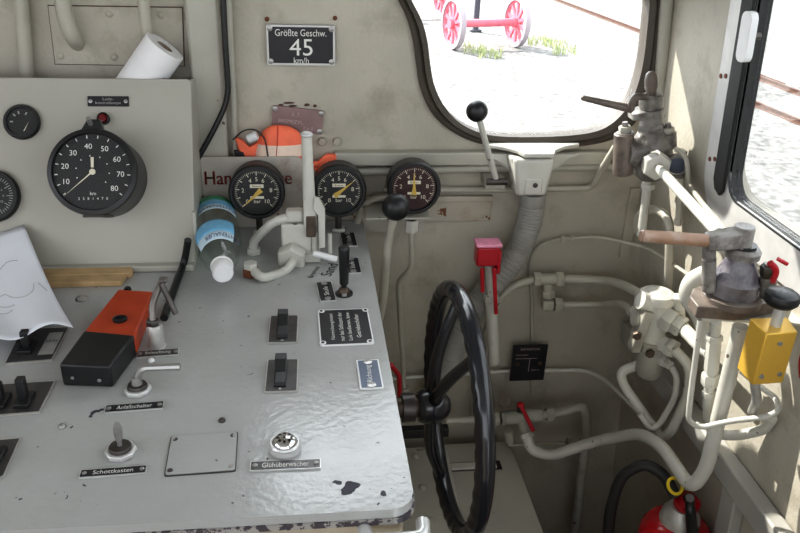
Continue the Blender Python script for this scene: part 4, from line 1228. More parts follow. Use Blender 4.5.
for x_, y0, y1 in ((482, 268, 292), (494, 268, 314)):
    p, q = aY(x_, y0, -.14), aY(x_+(.5 if y1 < 300 else 2), y1, -.135)
    MB().box((p+q)/2, (.008, .006, (p-q).length), frame((0, 0, 0), p-q, (1, 0, 0))).build('red_handle', 'red', root, bevel=.0015)
pipe('bent_pipe', 'pale pipe rising from the red cock into the tee fitting', 'pipe', [(474, 420, -.04), (480, 350, -.045), (497, 302, -.05), (512, 285, -.05), (537, 279, -.05)], .0088, 'pipe', .04)
# tee and elbow
root = thing('tee_fitting', 'pale tee fitting with an elbow below it on the wall', 'fitting', aY(548, 310, -.05))
H_ = lambda p, q, r, Y=-.05: MB().hexnut(aY(*p, Y), aY(*q, Y), r)
H_((533, 279), (540, 279), .0165).build('tee_nut', 'pipe', root)
MB().cyl(aY(539, 279, -.05), aY(557, 279, -.05), .0125).build('tee_body', 'pipe', root)
H_((555, 279), (563, 279), .0175).build('tee_nut', 'pipe', root)
MB().cyl(aY(548, 283, -.05), aY(548, 297, -.05), .0095).build('branch', 'pipe', root)
H_((548, 290), (548, 297), .0145).build('branch_nut', 'pipe', root)
MB().box(aY(547.5, 304, -.05), (.025, .024, .024)).build('elbow_body', 'pipe', root, bevel=.004)
H_((554, 304.5), (562, 304.5), .0165).build('elbow_nut', 'pipe', root)
pipe('bent_pipe', 'upper pale pipe from the tee fitting to the distributor valve', 'pipe', [(562, 279, -.05), (605, 280, -.06), (625, 285, -.14), (646, 298, -.23)], .0095, 'pipe', .06, nuts=[(642, 294, -.215, (.5, -.8, -.25), .0145, .014)])
pipe('bent_pipe', 'lower pale pipe from the elbow fitting to the distributor valve', 'pipe', [(561, 305, -.05), (600, 304, -.06), (622, 303, -.15), (634, 312, -.22)], .0078, 'pipe', .05, nuts=[(633, 311, -.215, (.3, -.8, -.4), .0125, .012)])
pipe('thin_pipe', 'thin pipe rising behind the plate and crossing to the corner', 'pipe', [(532, 392, -.006), (532, 300, -.006), (529, 262, -.006), (538, 245, -.010), (560, 239, -.02), (598, 236.5, -.03), (645, 247, -.10), (670, 262, -.20), (700, 283, -.32)], .0035, 'pipe', .03,
    nuts=[(563, 239, -.02, (1, 0, 0), .0075, .010), (572, 238.5, -.022, (1, 0, 0), .0075, .010)])
pipe('thin_pipe', 'thin pipe running behind the diagram plate toward the distributor', 'pipe', [(388, 379, -.022), (512, 371, -.022), (546, 370.5, -.022), (586, 370, -.04), (606, 380, -.10), (650, 424, -.24), (664, 436, -.26)], .0045, 'pipe_white', .03)
wall_plate('diagram_plate', 'small dark plate with a line diagram on the wall', 'sign', (511.5, 345.5, 545.5, 380), -.035, 'plate_black', None, 0, .002,
    [('BREMSLEITUNG', 0, .40, .56, .06), ('Leitungen', -.22, .24, .34, .06), ('Sperre', .22, -.20, .24, .06)], rad=.001, bars=[(-.4, .13, .62, .012), (.01, -.24, .014, .37)], tmat='faint_mark')
for o_ in ():
    pass
dp = [o for o in bpy.data.objects if o.name.startswith('diagram_plate')][0]
for p in ((517, 364), (540, 363)):
    q = aY(*p, -.038); MB().lathe([(.005, 0), (.005, .003), (.003, .004), (0, .004)], frame(q, (0, -1, 0)), 14).build('screw', 'brown_steel', dp)
q0 = aY(529, 363, -.02)
MB().box((q0.x-.022, -.0165, q0.z-.026), (.012, .030, .012)).build('standoff', 'pipe_dirty', dp)

# lower cock with the red handle
LY = -.10
root = thing('drain_cock', 'pale three-way cock with a thin red handle near the pedestal', 'valve', aY(525, 432, LY))
H_((489, 419.5), (499, 418.5), .0165, LY).build('union_nut', 'pipe_dirty', root)
H_((501, 418.5), (506, 418), .0155, LY).build('lock_nut', 'pipe_dirty', root)
MB().cyl(aY(504, 418, LY), aY(540, 415, LY), .0165).build('cock_body', 'pipe_dirty', root)
H_((538, 415, ), (542, 415), .0155, LY).build('lock_nut', 'pipe_dirty', root)
H_((546, 414.5), (554, 414), .0165, LY).build('union_nut', 'pipe_dirty', root)
MB().cyl(aY(539, 415, LY), aY(549, 414, LY), .010).build('neck', 'pipe_dirty', root)
a, b = aY(520, 418, LY), aY(527, 436, LY-.03)
MB().cyl(a, b, .0115).build('outlet', 'pipe_dirty', root)
d = (b-a).normalized()
MB().hexnut(b-d*.006, b+d*.005, .0155).build('outlet_nut', 'pipe_white', root)
MB().cyl(aY(521, 406, LY-.022), aY(521, 410, LY), .009).build('spindle', 'dark_steel', root)
p, q = aY(520.5, 405, LY-.028), aY(533.5, 431, LY-.040)
MB().ball(p, .0085, .7).build('handle_boss', 'red', root)
MB().box((p+q)/2, (.009, .006, (p-q).length), frame((0, 0, 0), p-q, (1, 0, 0))).build('red_handle', 'red', root, bevel=.0015)
MB().cyl(aY(505, 401, -.03), aY(505, 401, -.10), .012).build('rear_stub', 'brown_steel', root)
q_ = aY(509, 436, LY-.02)
MB().cyl(aY(508, 430, LY-.01), aY(510, 442, LY-.01), .0105).build('drain_stub', 'pipe_dirty', root)
pipe('bent_pipe', 'pale pipe from the cock bending down into the lower wall fitting', 'pipe', [(554, 414, LY), (570, 410, LY), (584, 405, LY-.01), (587, 420, LY-.01), (586, 442, LY-.01)], .0105, 'pipe_dirty', .035,
    nuts=[(586, 438, LY-.01, (0, 0, 1), .016, .012), (597, 444, LY-.01, (1, 0, 0), .014, .012), (570, 443, LY-.01, (1, 0, 0), .013, .014)])
pipe('drop_pipe', 'dark vertical pipe dropping from the lower wall fitting to the floor', 'pipe', [(585, 444, LY-.01), (574, 545, LY-.01)], .0115, 'pipe_dirty', 0)
pipe('supply_pipe', 'horizontal pale pipe entering the cock from behind the handwheel', 'pipe', [(446, 421, LY), (490, 419.3, LY)], .0085, 'pipe', 0)
pipe('thin_pipe', 'thin horizontal pipe low on the wall below the cock', 'pipe', [(508, 445, -.085), (572, 442.5, -.085)], .0045, 'pipe', 0)
# long pale pipe that rises as the tube under the lower brake valve
pipe('support_pipe', 'long white pipe sweeping from the cock up to the lower brake valve', 'pipe',
    [(527, 436, LY-.03), (531, 450, LY-.05), (550, 456, LY-.07), (600, 440, -.22), (640, 433, -.32), (662, 446, -.40), (691, 489, -.52), (706, 470, -.54), (741, 326, -.54)], .0122, 'pipe_white', .032)
# ------------------------------------------------------------------ handwheel
WC = aY(454.5, 408, -.45)
wn = Vector((math.cos(R(2)), math.sin(R(2)), 0))
wm = frame(WC, wn, Vector((-math.sin(R(2)), math.cos(R(2)), 0)))     # local x = away from the viewer, y = up
root = thing('handwheel', 'large black handwheel with finger-grip rim beside the desk', 'handwheel', WC-Vector((0, 0, .21)))
RW, rt = .2, .0150
MB().torus(wm, RW, rt, 144, 16, fr=lambda t, a: rt*(1+.065*max(0, -math.sin(a))*math.sin(t*38))).build('rim', 'wheel_black', root, ang=80)
HB = wm @ Vector((-.004, .010, -.040))
MB().lathe([(0, -.024), (.024, -.024), (.029, -.014), (.029, .012), (.020, .024), (.012, .030), (0, .031)], frame(HB, wn), 24).build('hub', 'wheel_black', root)
for a in (84, 122, 284):
    e = wm @ Vector(((RW-.004)*math.cos(R(a)), (RW-.004)*math.sin(R(a)), -.002))
    k = wm @ Vector((.10*math.cos(R(a)), .10*math.sin(R(a)), -.035))
    MB().tube([HB, k, e], .009, .05, fr=lambda t: .0115-.003*t).build('spoke', 'wheel_black', root)
se = Vector((dx1-.005, HB.y+.004, HB.z-.002))
root = thing('handwheel_shaft', 'brown steel shaft running from the handwheel into the desk', 'shaft', (HB+se)/2)
MB().cyl(HB-wn*.023, se, .017).build('shaft', 'brown_steel', root)
MB().cyl(HB-wn*.05, HB-wn*.03, .024).build('bearing_collar', 'dark_steel', root)
MB().hexnut(se-wn*-.012, se+wn*.03, .022).build('shaft_nut', 'pipe_dirty', root)
p, q = aY(404, 432, -.16), aY(442, 431, -.16)
tag(MB().box((p+q)/2, (.11, .02, .022)).build('flat_bar', 'black', bevel=.002), 'flat black bar behind the handwheel hub, above the pedestal', 'bar')
root = thing('red_strap', 'red bent lever just beyond the desk edge, behind the handwheel', 'lever', aY(400, 402, -.30))
MB().tube([aY(391, 366, -.30), aY(399, 374, -.30), aY(400, 402, -.30)], .0045, .012, sec=8).build('red_bar', 'red', root)
MB().ball(aY(391, 366, -.30), .006).build('pivot', 'red', root)
q = aY(391, 366, -.30); MB().cyl((bx1+.0005, q.y, q.z), q, .005).build('mount_pin', 'dark_steel', root)
# pedestal on the floor
pz = aY(510, 441, -.06).z
pa = aZ(511, 441, pz); pb = aZ(542, 533, pz)
pL, pR = bx1+.003, (pa.x+pb.x)/2
pf = -.62
root = thing('pedestal', 'grey sheet metal pedestal on the floor under the handwheel', 'pedestal', ((pL+pR)/2, -.34, 0))
MB().box(((pL+pR)/2, (pa.y+pf)/2, (pz-.012)/2), (pR-pL-.004, pa.y-pf-.004, pz-.012)).build('pedestal_body', 'panel', root, bevel=.004)
xs = aZ(446, 470, pz).x
MB().box(((xs+pR)/2, (pa.y+pf)/2, pz-.005), (pR-xs, pa.y-pf, .010)).build('top_sheet', 'trim', root, bevel=.002)
MB().box(((pL+xs)/2-.001, (pa.y+pf)/2, pz-.009), (xs-pL-.002, pa.y-pf, .006)).build('side_flange', 'trim', root, bevel=.001)
a, b = aZ(445, 452, pz), aZ(463, 540, pz)
MB().hexa([a+Vector((-.004, 0, .0005)), b+Vector((-.004, 0, .0005)), b+Vector((.006, 0, .0005)), a+Vector((.006, 0, .0005))], [a+Vector((-.003, 0, .006)), b+Vector((-.003, 0, .006)), b+Vector((.005, 0, .006)), a+Vector((.005, 0, .006))]).build('edge_bar', 'pipe_white', root)
for p in ((416, 457), (423, 488), (430, 521)):
    q = aZ(*p, pz-.006); MB().lathe([(.0095, -.001), (.0085, .004), (.005, .007), (0, .008)], frame(q, (0, 0, 1)), 14).build('rivet', 'pipe_dirty', root)
a, b = aZ(449, 468, pz), aZ(501, 465, pz)
c = (a+b)/2
MB().box((c.x, c.y, pz+.001), ((b-a).length, .030, .002)).build('slot_plate', 'dark_steel', root, bevel=.001)
MB().box((c.x-.004, c.y-.002, pz+.004), ((b-a).length-.016, .020, .006)).build('grip_bar', 'pipe_white', root, bevel=.002)
# ------------------------------------------------------------------ upper brake valve near the window corner
UY = -.13
u0, u1 = aY(652, 174, UY), aY(651, 72, UY)
uax = (u1-u0).normalized(); uc = u0
k = pxm(1, u0)
def us(py): return (aY(652-(174-py)/102, py, UY)-u0).dot(uax)
UM = frame(u0, uax, (1, 0, 0))
root = thing('upper_brake_valve', 'brake valve with a long handle at the window corner', 'valve', u0)
def ulathe(prof, name, mat, seg=32, dx=0.0):
    return MB().lathe(prof, UM @ Matrix.Translation((dx*k, 0, 0)), seg).build(name, mat, root)
ulathe([(0, us(177)), (k*13, us(177)), (k*19, us(170)), (k*20, us(160)), (k*20, us(149)), (k*20.8, us(148.4)), (k*20.8, us(146.6)), (k*19, us(146)), (k*18, us(139)), (k*13, us(131)), (k*11, us(127)), (k*11, us(113)), (0, us(113))], 'valve_body', 'valve')
ulathe([(0, us(131)), (k*12.5, us(131)), (k*13.5, us(129)), (k*13.5, us(125)), (k*12, us(123)), (0, us(123))], 'gland_nut', 'valve', 6)
mp = UM @ Matrix.Translation((-4*k, 0, us(115)))
MB().prism([(-k*17, -k*6), (-k*15, -k*9), (-k*4, -k*13), (k*8, -k*13), (k*14, -k*7), (k*14, k*7), (k*8, k*13), (-k*4, k*13), (-k*15, k*9), (-k*17, k*6)], mp, 0, us(108)-us(115)).build('handle_plate', 'valve', root, bevel=.0015)
ulathe([(0, us(108)), (k*10.5, us(108)), (k*11.5, us(106)), (k*11.5, us(97)), (k*9.5, us(94.5)), (0, us(94.5))], 'collar', 'valve')
ulathe([(k*5, us(95)), (k*5, us(90)), (k*6, us(88)), (k*6, us(79)), (k*4.8, us(74)), (k*2.5, us(71.6)), (0, us(71.2))], 'cap_nut', 'valve_brown', 18)
hp = [aY(648, 97, UY-.028), aY(635, 96.5, UY-.03), aY(632.5, 101, UY-.03), aY(631, 110, UY-.028)]
MB().tube(hp, k*3.3, .012).build('handle_yoke', 'valve_brown', root)
e = aY(583.5, 98, UY-.02); s_ = aY(632, 109, UY-.022)
MB().cyl(s_, e, k*4.2, k*2.6).ball(e, k*2.6).build('handle', 'valve_brown', root)
for px_, py_ in ((625, 132), (668, 133)):
    a, b = aY(px_+.5, py_+14, UY-.012), aY(px_, py_, UY-.012); c = aY(px_, py_-6, UY-.012); f = aY(px_, py_-10, UY-.012)
    MB().cyl(a, b, k*8).build('stud_lug', 'valve', root)
    MB().hexnut(b, c, k*6.2).build('stud_nut', 'pipe_dirty', root)
    MB().cyl(c, f, k*3.2, k*2.6).build('stud', 'valve', root)
a, b = aY(623, 174, UY-.012), aY(624, 133, UY-.012)
MB().cyl(a, b, k*10, k*9.5, bev=.002).build('side_cylinder', 'valve_brown', root)
MB().cyl(aY(626, 152, UY-.010), aY(645, 152, UY-.010), k*14).build('side_web', 'valve', root)
MB().ball(aY(641, 139, UY-.045), k*4.5).build('side_plug', 'valve', root)
q = aY(655, 164, UY-.055); t_ = aY(718, 233, -.47)
d = (t_-q).normalized()
MB().cyl(aY(650, 160, UY), q, k*12).build('outlet_boss', 'valve', root)
MB().hexnut(q-d*.006, q+d*.018, k*14).build('outlet_nut', 'pipe_white', root, bevel=.001)
pipe('diagonal_pipe', 'pale diagonal pipe from the upper brake valve down to the lower one', 'pipe', [q+d*.012, t_], .0088, 'pipe_white', 0)
root2 = thing('pipe_clamp', 'round clamp with a bracket behind the upper brake valve nut', 'clamp', aY(678, 176, -.17))
cm_ = frame(aY(677, 165, -.17), (-.45, -1, .15))
MB().lathe([(.017, 0), (.0225, 0), (.0225, .024), (.017, .024), (.017, 0)], cm_, 28).build('clamp_ring', 'valve', root2)
MB().lathe([(.016, .004), (0, .004)], cm_, 24).build('rear_plug', 'plate_blue', root2)
p = aY(684, 153, -.185)
MB().box(p+Vector((0, .01, 0)), (.014, .02, .006)).build('clamp_tab', 'pipe_white', root2, bevel=.001)
pipe('thin_rod', 'thin pale rod running from the clamp down past the diagonal pipe', 'rod', [(676, 149, -.18), (687, 157, -.21), (688, 184, -.22), (702, 203, -.31), (728, 234, -.43)], .0048, 'pipe', .015)
# pipe below the upper valve and the arched pipe beside it
pipe('drop_pipe', 'pale pipe dropping from the upper brake valve with a brown nut', 'pipe', [(648, 178, UY), (645, 205, UY), (641, 236, UY-.01)], .0085, 'pipe_white', 0, nuts=[(648, 186, UY, (0, 0, 1), .0135, .012), (648, 179, UY, (0, 0, 1), .0115, .008)])
pipe('arched_pipe', 'pale arched pipe in the corner behind the brown handle', 'pipe', [(638, 232, -.10), (638, 214, -.10), (656, 208, -.14), (670, 218, -.20), (669, 262, -.21), (666, 330, -.205)], .0085, 'pipe', .03)
pipe('corner_pipe', 'narrow vertical pipe in the room corner behind the arched pipe', 'pipe', [(681, 178, -.205), (678, 225, -.21)], .006, 'pipe', 0, nuts=[(679.5, 200, -.207, (0, 0, 1), .0085, .012), (678, 222, -.21, (0, 0, 1), .0085, .012)])
bolt(621, 171, -.012, 'round bolt on the wall beside the upper brake valve', r=.009)
# ------------------------------------------------------------------ lower brake valve
BY = -.54
lc = aY(738, 270, BY)
def lz(py): return aY(738, py, BY).z
k = pxm(1, lc)
zf = aY(735, 298, BY).z
root = thing('lower_brake_valve', 'stained brake valve with a brown handle on the sheet bracket', 'valve', (lc.x, BY, zf-.02))
def ll(prof, name, mat, seg=32): return MB().lathe(prof, Matrix.Translation((lc.x, BY, 0)), seg).build(name, mat, root)
ll([(0, lz(297)), (k*22, lz(297)), (k*23.5, lz(292)), (k*23.5, lz(280)), (k*24, lz(279)), (k*22, lz(277)), (k*18, lz(268)), (k*12.5, lz(258)), (k*12, lz(252)), (0, lz(252))], 'valve_body', 'valve_violet')
ll([(0, lz(300)), (k*29, lz(300)), (k*29, lz(294)), (k*26, lz(292)), (0, lz(292))], 'foot_ring', 'valve_brown')
ll([(0, lz(256)), (k*17, lz(256)), (k*17.5, lz(250)), (k*15, lz(247)), (0, lz(247))], 'flange_ring', 'valve')
ll([(0, lz(248)), (k*12, lz(248)), (k*12, lz(244)), (0, lz(244))], 'gasket', 'black')
cx_ = aY(743, 235, BY).x
MB().cyl((cx_, BY, lz(246)), (cx_, BY, lz(226)), k*10.5, k*10, bev=.001).build('cap', 'valve', root)
a = aY(641, 236, BY); b = aY(712, 241, BY); c = aY(738, 237, BY)
MB().cyl(a, b, k*6.2, k*6.6, bev=.002).build('handle', 'copper', root)
MB().hexa([Vector((p.x, p.y+dy, p.z+dz)) for p, dz, dy in ((aY(706, 241, BY), -k*9, -.012), (c, -k*10, -.014), (c, -k*10, .014), (aY(706, 241, BY), -k*9, .012))],
          [Vector((p.x, p.y+dy, p.z+dz)) for p, dz, dy in ((aY(706, 241, BY), k*7, -.012), (c, k*9, -.014), (c, k*9, .014), (aY(706, 241, BY), k*7, .012))]).build('handle_boss', 'valve', root, bevel=.004)
fl_ = []
for p in ((690, 296), (698, 306), (738, 309), (775, 302), (780, 292), (752, 287), (712, 283), (693, 288)):
    q = aZ(*p, zf); fl_.append((q.x, q.y))
MB().prism(fl_, Matrix.Identity(4), zf-.020, zf-.0005).build('base_flange', 'valve_brown', root, bevel=.002)
for px_, ytop, ybot, rr_ in ((709, 251, 290, 7.0), (768, 268, 296, 8.0)):
    dy_ = .0 if px_ < 720 else -.02
    a, b = aY(px_, ybot, BY+dy_), aY(px_, ytop+8, BY+dy_); c = aY(px_, ytop-3, BY+dy_); f = aY(px_, ytop-5, BY+dy_)
    MB().cyl(a, b, k*rr_).build('stud_lug', 'valve', root)
    MB().hexnut(b, c, k*(rr_-.5)).build('stud_nut', 'dark_steel' if px_ > 720 else 'valve', root)
    MB().cyl(c, f, k*3.2).build('stud', 'alu_dull', root)
root = thing('red_tap', 'small red lever beside the lower brake valve near the sill', 'lever', aY(776, 270, BY-.03))
MB().tube([aY(770, 263, BY-.03), aY(777, 270, BY-.03), aY(772, 282, BY-.03)], .005, .008, sec=8).build('red_bar', 'red', root)
MB().cyl(aY(778, 259, BY-.03), aY(787, 264, BY-.03), .003).build('red_tip', 'red', root)
# side elbow
pipe('side_elbow', 'white bulging pipe elbow beside the lower brake valve flange', 'pipe', [(706, 273, -.46), (691, 280, -.46), (686, 296, -.46), (702, 318, -.46), (708, 345, -.46)], .0135, 'pipe_white', .03)
# sheet bracket
zb_ = zf-.0212
root = thing('sheet_bracket', 'white sheet metal bracket carrying the lower brake valve', 'bracket', aY(720, 420, BY))
T = [aZ(*p, zb_) for p in ((702, 318), (806, 324), (800, 308), (704, 306))]
MB().prism([(p.x, p.y) for p in T], Matrix.Identity(4), zb_-.004, zb_).build('shelf_sheet', 'pipe_white', root, bevel=.0008)
e0 = T[0]
MB().tube([Vector((e0.x+.002, e0.y+.006, zb_-.006)), aY(690, 400, -.56), aY(688, 421, -.56), aY(700, 428, -.56), aY(730, 421, -.58), aY(766, 417, -.62), aY(780, 411, -.62), aY(776, 398, -.60), aY(762, 388, -.56), aY(742, 372, -.50)], .0045, .02, sec=10).build('loop_strip', 'pipe_white', root)
root = thing('hex_pipe', 'white pipe with stacked hexagonal fittings behind the sweeping white pipe', 'pipe', aY(708, 425, -.50))
HP = [aY(716, 322, -.50), aY(707, 412, -.50), aY(712, 434, -.50), aY(735, 436, -.52), aY(765, 430, -.56), aY(772, 418, -.58)]
MB().tube(HP, .0085, .022).build('pipe_run', 'pipe_white', root)
for y0_, y1_, r_ in ((334, 340, .013), (340, 372, .0115), (372, 384, .0145), (390, 396, .0115)):
    f_ = lambda y: HP[0]+(HP[1]-HP[0])*((y-322)/90)
    MB().hexnut(f_(y0_), f_(y1_), r_).build('hex_fitting', 'pipe_white', root)
# yellow box with mushroom knob
yt = aY(766, 334, -.66).z
Tq = [aZ(*p, yt) for p in ((766.5, 334), (798, 332), (787.5, 317), (750, 318))]
yb_ = aY(760, 385, Tq[0].y).z
root = thing('push_button_box', 'yellow metal box with a black mushroom knob on top', 'push button', (sum((p.x for p in Tq))/4, sum((p.y for p in Tq))/4, yb_))
cxy = Vector((sum(p.x for p in Tq)/4, sum(p.y for p in Tq)/4, 0))
MB().hexa([Vector((p.x, p.y, yb_)) for p in Tq], [Vector((p.x, p.y, yt)) for p in Tq]).build('box', 'yellow', root, bevel=.0018)
ybx = bpy.data.objects[[o.name for o in root.children if o.name.startswith('box')][0]]
fx = (Tq[1]-Tq[0]).normalized(); fn = Vector((fx.y, -fx.x, 0))
wF = (Tq[1]-Tq[0]).length; hF = yt-yb_
for u, v in ((.52, .80), (.22, .17), (.80, .19)):
    q = Tq[0]+fx*(wF*u); q.z = yb_+hF*v
    MB().lathe([(.0038, .0002), (.0034, .0018), (.0018, .002), (.0015, .001), (0, .001)], frame(q, fn), 14).build('screw', 'steel', ybx)
kc = Vector((cxy.x, cxy.y, yt))
kp = aY(781.5, 298, cxy.y)
kr = pxm(17.5, kp)
MB().cyl(kc, Vector((kc.x, kc.y, kp.z)), .0075).build('knob_stem', 'alu', root)
MB().lathe([(0, -.010), (kr*.75, -.010), (kr*.97, -.004), (kr, .001), (kr*.92, .007), (kr*.70, .0105), (0, .012)], Matrix.Translation((kp.x, kp.y, kp.z)), 36).build('mushroom_knob', 'black', root)
MB().tube([Vector((cxy.x-.008, cxy.y+.01, yb_+.004)), aY(757, 400, cxy.y+.02), aY(752, 412, cxy.y+.05)], .007, .01).build('conduit_stub', 'alu_dull', root)
pipe('red_cable', 'dark red cable hanging beside the yellow box at the frame edge', 'cable', [(816, 330, -.60), (801, 358, -.60), (803, 384, -.60), (818, 396, -.60)], .005, 'red', .02)
# ------------------------------------------------------------------ distributor valve in the corner
DY = -.26
dc = aY(660, 320, DY)
k = pxm(1, dc)
def dz(py): return aY(660, py, DY).z
root = thing('distributor_valve', 'pale round-topped distributor valve with several pipe unions', 'valve', (dc.x, DY, dz(372)))
cx_ = aY(657, 298, DY).x
DM = Matrix.Translation((cx_, DY, 0))
MB().lathe([(0, dz(300)), (k*17.5, dz(300)), (k*17.5, dz(295)), (k*16, dz(292.5)), (k*12, dz(291.5)), (k*11, dz(292)), (k*4, dz(290.5)), (0, dz(290))], DM, 36).build('round_cap', 'pipe_white', root)
MB().lathe([(0, dz(338)), (k*15, dz(338)), (k*15.5, dz(306)), (k*17, dz(300.5)), (0, dz(300.5))], DM, 36).build('upper_body', 'pipe_white', root)
MB().box(aY(653, 341, DY), (k*36, k*34, k*8), frame((0, 0, 0), (.12, 0, 1), (1, 0, 0))).build('mid_flange', 'pipe_dirty', root, bevel=.002)
MB().lathe([(0, dz(374)), (k*11, dz(374)), (k*14, dz(370)), (k*15, dz(345)), (k*13, dz(338)), (0, dz(338))], Matrix.Translation((aY(652, 355, DY).x, DY, 0)), 28).build('lower_body', 'pipe_dirty', root)
MB().cyl(aY(640, 300, DY-.01), aY(652, 304, DY-.01), k*9).build('side_boss', 'pipe_white', root)
MB().cyl(aY(634, 318, DY-.01), aY(650, 320, DY-.01), k*8).build('side_boss', 'pipe_dirty', root)
MB().box(aY(640, 330, DY-.02), (k*10, k*14, k*46), frame((0, 0, 0), (.14, 0, 1), (1, 0, 0))).build('side_rib', 'pipe_dirty', root, bevel=.003)
a, b = aY(679, 320, DY-.02), aY(678, 300, DY-.02)
MB().cyl(a, b, k*6).build('stud_lug', 'pipe_white', root); MB().hexnut(b, aY(678, 296, DY-.02), k*7).build('stud_nut', 'pipe_white', root)
for p in ((637, 334), (650, 352)):
    q = aY(*p, DY-.032); MB().hexnut(q, q+Vector((-.004, -.010, 0)), k*4.6).build('bolt', 'brown_steel', root)
def union(p, q, r1, r2, Y0=DY-.02, Y1=DY-.05):
    a, b = aY(*p, Y0), aY(*q, Y1)
    d = (b-a)
    MB().cyl(a-d*.6, a+d*.15, r1*.82).build('union_boss', 'pipe_white', root)
    MB().hexnut(a, a+d*.55, r1).build('union_nut', 'pipe_white', root, bevel=.0008)
    MB().hexnut(a+d*.55, b, r2).build('union_ring', 'pipe_white', root)
    return b
u1 = union((664, 316), (683, 328), k*13, k*11)
u2 = union((660, 342), (675, 350), k*8.5, k*10)
u3 = union((660, 358), (671, 366), k*6.5, k*5)
pipe('short_pipe', 'stout short pipe from the distributor valve toward the sheet bracket', 'pipe', [u1, aY(700, 346, -.38), aY(712, 354, -.46)], .0125, 'pipe_white', .02)
pipe('looping_pipe', 'thick pale pipe looping down from the middle union of the distributor', 'pipe', [u2, aY(690, 366, -.34), aY(690, 392, -.35), aY(671, 432, -.34), aY(662, 438, -.33), aY(648, 420, -.30), aY(624, 386, -.26), aY(620, 372, -.25), aY(640, 364, -.24)], .0098, 'pipe_white', .03)
pipe('looping_pipe', 'slender pale pipe looping from the lowest union of the distributor', 'pipe', [u3, aY(677, 376, -.32), aY(676, 396, -.325), aY(660, 424, -.325), aY(651, 430, -.325), aY(640, 414, -.31)], .0062, 'pipe_white', .025)
# ------------------------------------------------------------------ fire extinguisher
EY = -.47
ec = aY(682, 510, EY)
er = pxm(36.5, ec)
def ez(py): return aY(682, py, EY).z
root = thing('fire_extinguisher', 'red fire extinguisher with black hose standing on the floor', 'fire extinguisher', (ec.x, EY, 0))
em = Matrix.Translation((ec.x, EY, 0))
zs_ = ez(531)
MB().lathe([(0, .001), (er*.9, .001), (er, .02), (er, zs_-.02), (er*.96, zs_), (er*.80, zs_+.018), (er*.52, zs_+.028), (0, zs_+.030)], em, 44).build('cylinder', 'red_ext', root)
nk = MB().lathe([(er*.52, zs_+.015), (er*.55, zs_+.026), (er*.50, zs_+.045), (er*.34, zs_+.062), (0, zs_+.062)], em, 28).build('neck', 'alu_dull', root)
MB().lathe([(er*.24, zs_+.055), (er*.34, zs_+.062), (er*.36, zs_+.075), (er*.20, zs_+.086), (0, zs_+.088)], em @ Matrix.Translation((.006, 0, 0)), 24).build('red_knob', 'red', root)
MB().torus(frame(aY(675, 486, EY-.015), (.2, -.75, 1)), .014, .0030, 28, 8).build('safety_ring', 'yellow_ring', nk)
MB().tube([aY(690, 497, EY-.03), aY(690, 508, EY-.05), aY(694, 545, EY-.055)], .0085, .02, fr=lambda t: .008+.004*t).build('nozzle_grip', 'black', root)
MB().hexnut(aY(687, 498, EY-.02), aY(690, 498, EY-.045), .009).build('nozzle_nut', 'dark_steel', root)
MB().tube([aY(676, 497, EY), aY(664, 474, EY+.03), aY(645, 463, EY+.05), aY(622, 474, EY+.06), aY(611, 505, EY+.06), aY(606, 550, EY+.06)], .0105, .06).build('hose', 'rubber_black', root)
# ------------------------------------------------------------------ ribs on the side wall
def side_frame(u, v, w): return SM @ Vector((u, v, w))
uu = [SMI @ sw(*p, .03) for p in ((716, 455), (782, 533))]
v_ = (uu[0].y+uu[1].y)/2
sb = MB()
sb.add([side_frame(u, v, w) for u in (.02, 1.7) for v, w in ((v_-.05, .001), (v_-.05, .03), (v_, .03), (v_, .001))], [(0, 1, 2, 3), (7, 6, 5, 4), (0, 4, 5, 1), (1, 5, 6, 2), (2, 6, 7, 3), (3, 7, 4, 0)])
struct(sb.build('trim_7', 'panel', bevel=.004))
up = (SMI @ sw(728, 505, .02)).x
sb = MB()
sb.add([side_frame(u, v, w) for u in (up-.022, up+.022) for v, w in ((-1.455, .001), (-1.455, .024), (v_-.051, .024), (v_-.051, .001))], [(0, 1, 2, 3), (7, 6, 5, 4), (0, 4, 5, 1), (1, 5, 6, 2), (2, 6, 7, 3), (3, 7, 4, 0)])
struct(sb.build('trim_8', 'panel', bevel=.003))
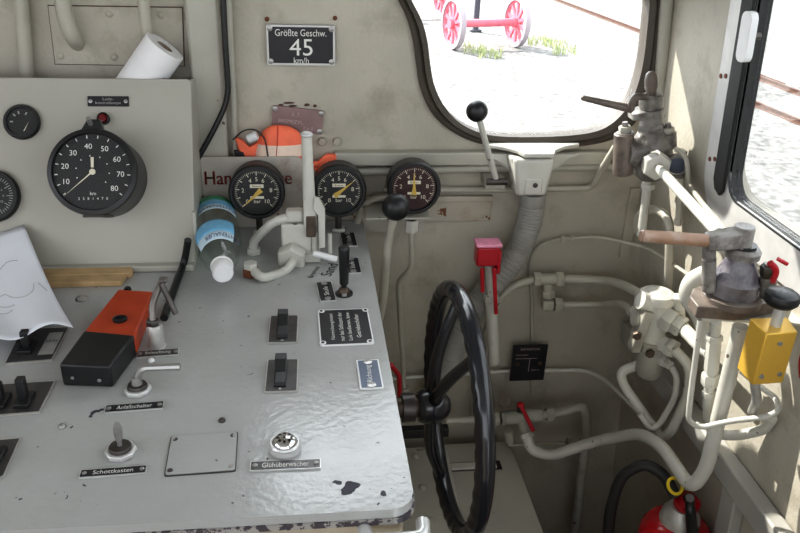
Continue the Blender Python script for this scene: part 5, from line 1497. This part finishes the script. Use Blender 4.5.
# white grab handle on the side window seal
a, b = sw(752, 11, .022), sw(745, 62, .022)
root = thing('grab_handle', 'white flat grab handle on the side window seal', 'handle', b)
d = (a-b)
MB().prism(rrect(.030, d.length, .012), frame((a+b)/2, SWN, Vector((0, -1, 0))), -.0035, .008).build('grip', 'cap_white', root, bevel=.003)
MB().cyl((a+b)/2-SWN*.0185, (a+b)/2-SWN*.004, .006).build('mount', 'dark_steel', root)

# ------------------------------------------------------------------ light
wd = bpy.data.worlds.new('daylight'); SC.world = wd; wd.use_nodes = True
bg = wd.node_tree.nodes['Background']
wn_ = wd.node_tree
tcn = N(wn_, 'ShaderNodeTexCoord')
dt = N(wn_, 'ShaderNodeVectorMath', operation='DOT_PRODUCT'); dt.inputs[1].default_value = Vector((-.45, .80, .55)).normalized()
wn_.links.new(tcn.outputs['Generated'], dt.inputs[0])
mxn = N(wn_, 'ShaderNodeMath', operation='MAXIMUM'); mxn.inputs[1].default_value = 0; wn_.links.new(dt.outputs['Value'], mxn.inputs[0])
pwn = N(wn_, 'ShaderNodeMath', operation='POWER'); pwn.inputs[1].default_value = 4; wn_.links.new(mxn.outputs[0], pwn.inputs[0])
man = N(wn_, 'ShaderNodeMath', operation='MULTIPLY_ADD'); man.inputs[1].default_value = 8.0; man.inputs[2].default_value = 3.0; wn_.links.new(pwn.outputs[0], man.inputs[0])
wn_.links.new(man.outputs[0], bg.inputs[1])
bg.inputs[0].default_value = (.90, .94, 1.0, 1)
sun = bpy.data.lights.new('sun', 'SUN'); sun.energy = 12.0; sun.angle = R(.6); sun.color = (1, .95, .88)
so = bpy.data.objects.new('sun', sun); COL.objects.link(so)
so.rotation_euler = Vector((.85, -.85, -1.02)).to_track_quat('-Z', 'Y').to_euler()
SC.view_settings.view_transform = 'Standard'
SC.view_settings.look = 'Medium High Contrast'
SC.view_settings.exposure = -0.2
SC.cycles.max_bounces = 8
SC.cycles.transparent_max_bounces = 16
SC.cycles.caustics_reflective = False
SC.cycles.caustics_refractive = False
SC.cycles.sample_clamp_indirect = 4.0
SC.cycles.use_denoising = True
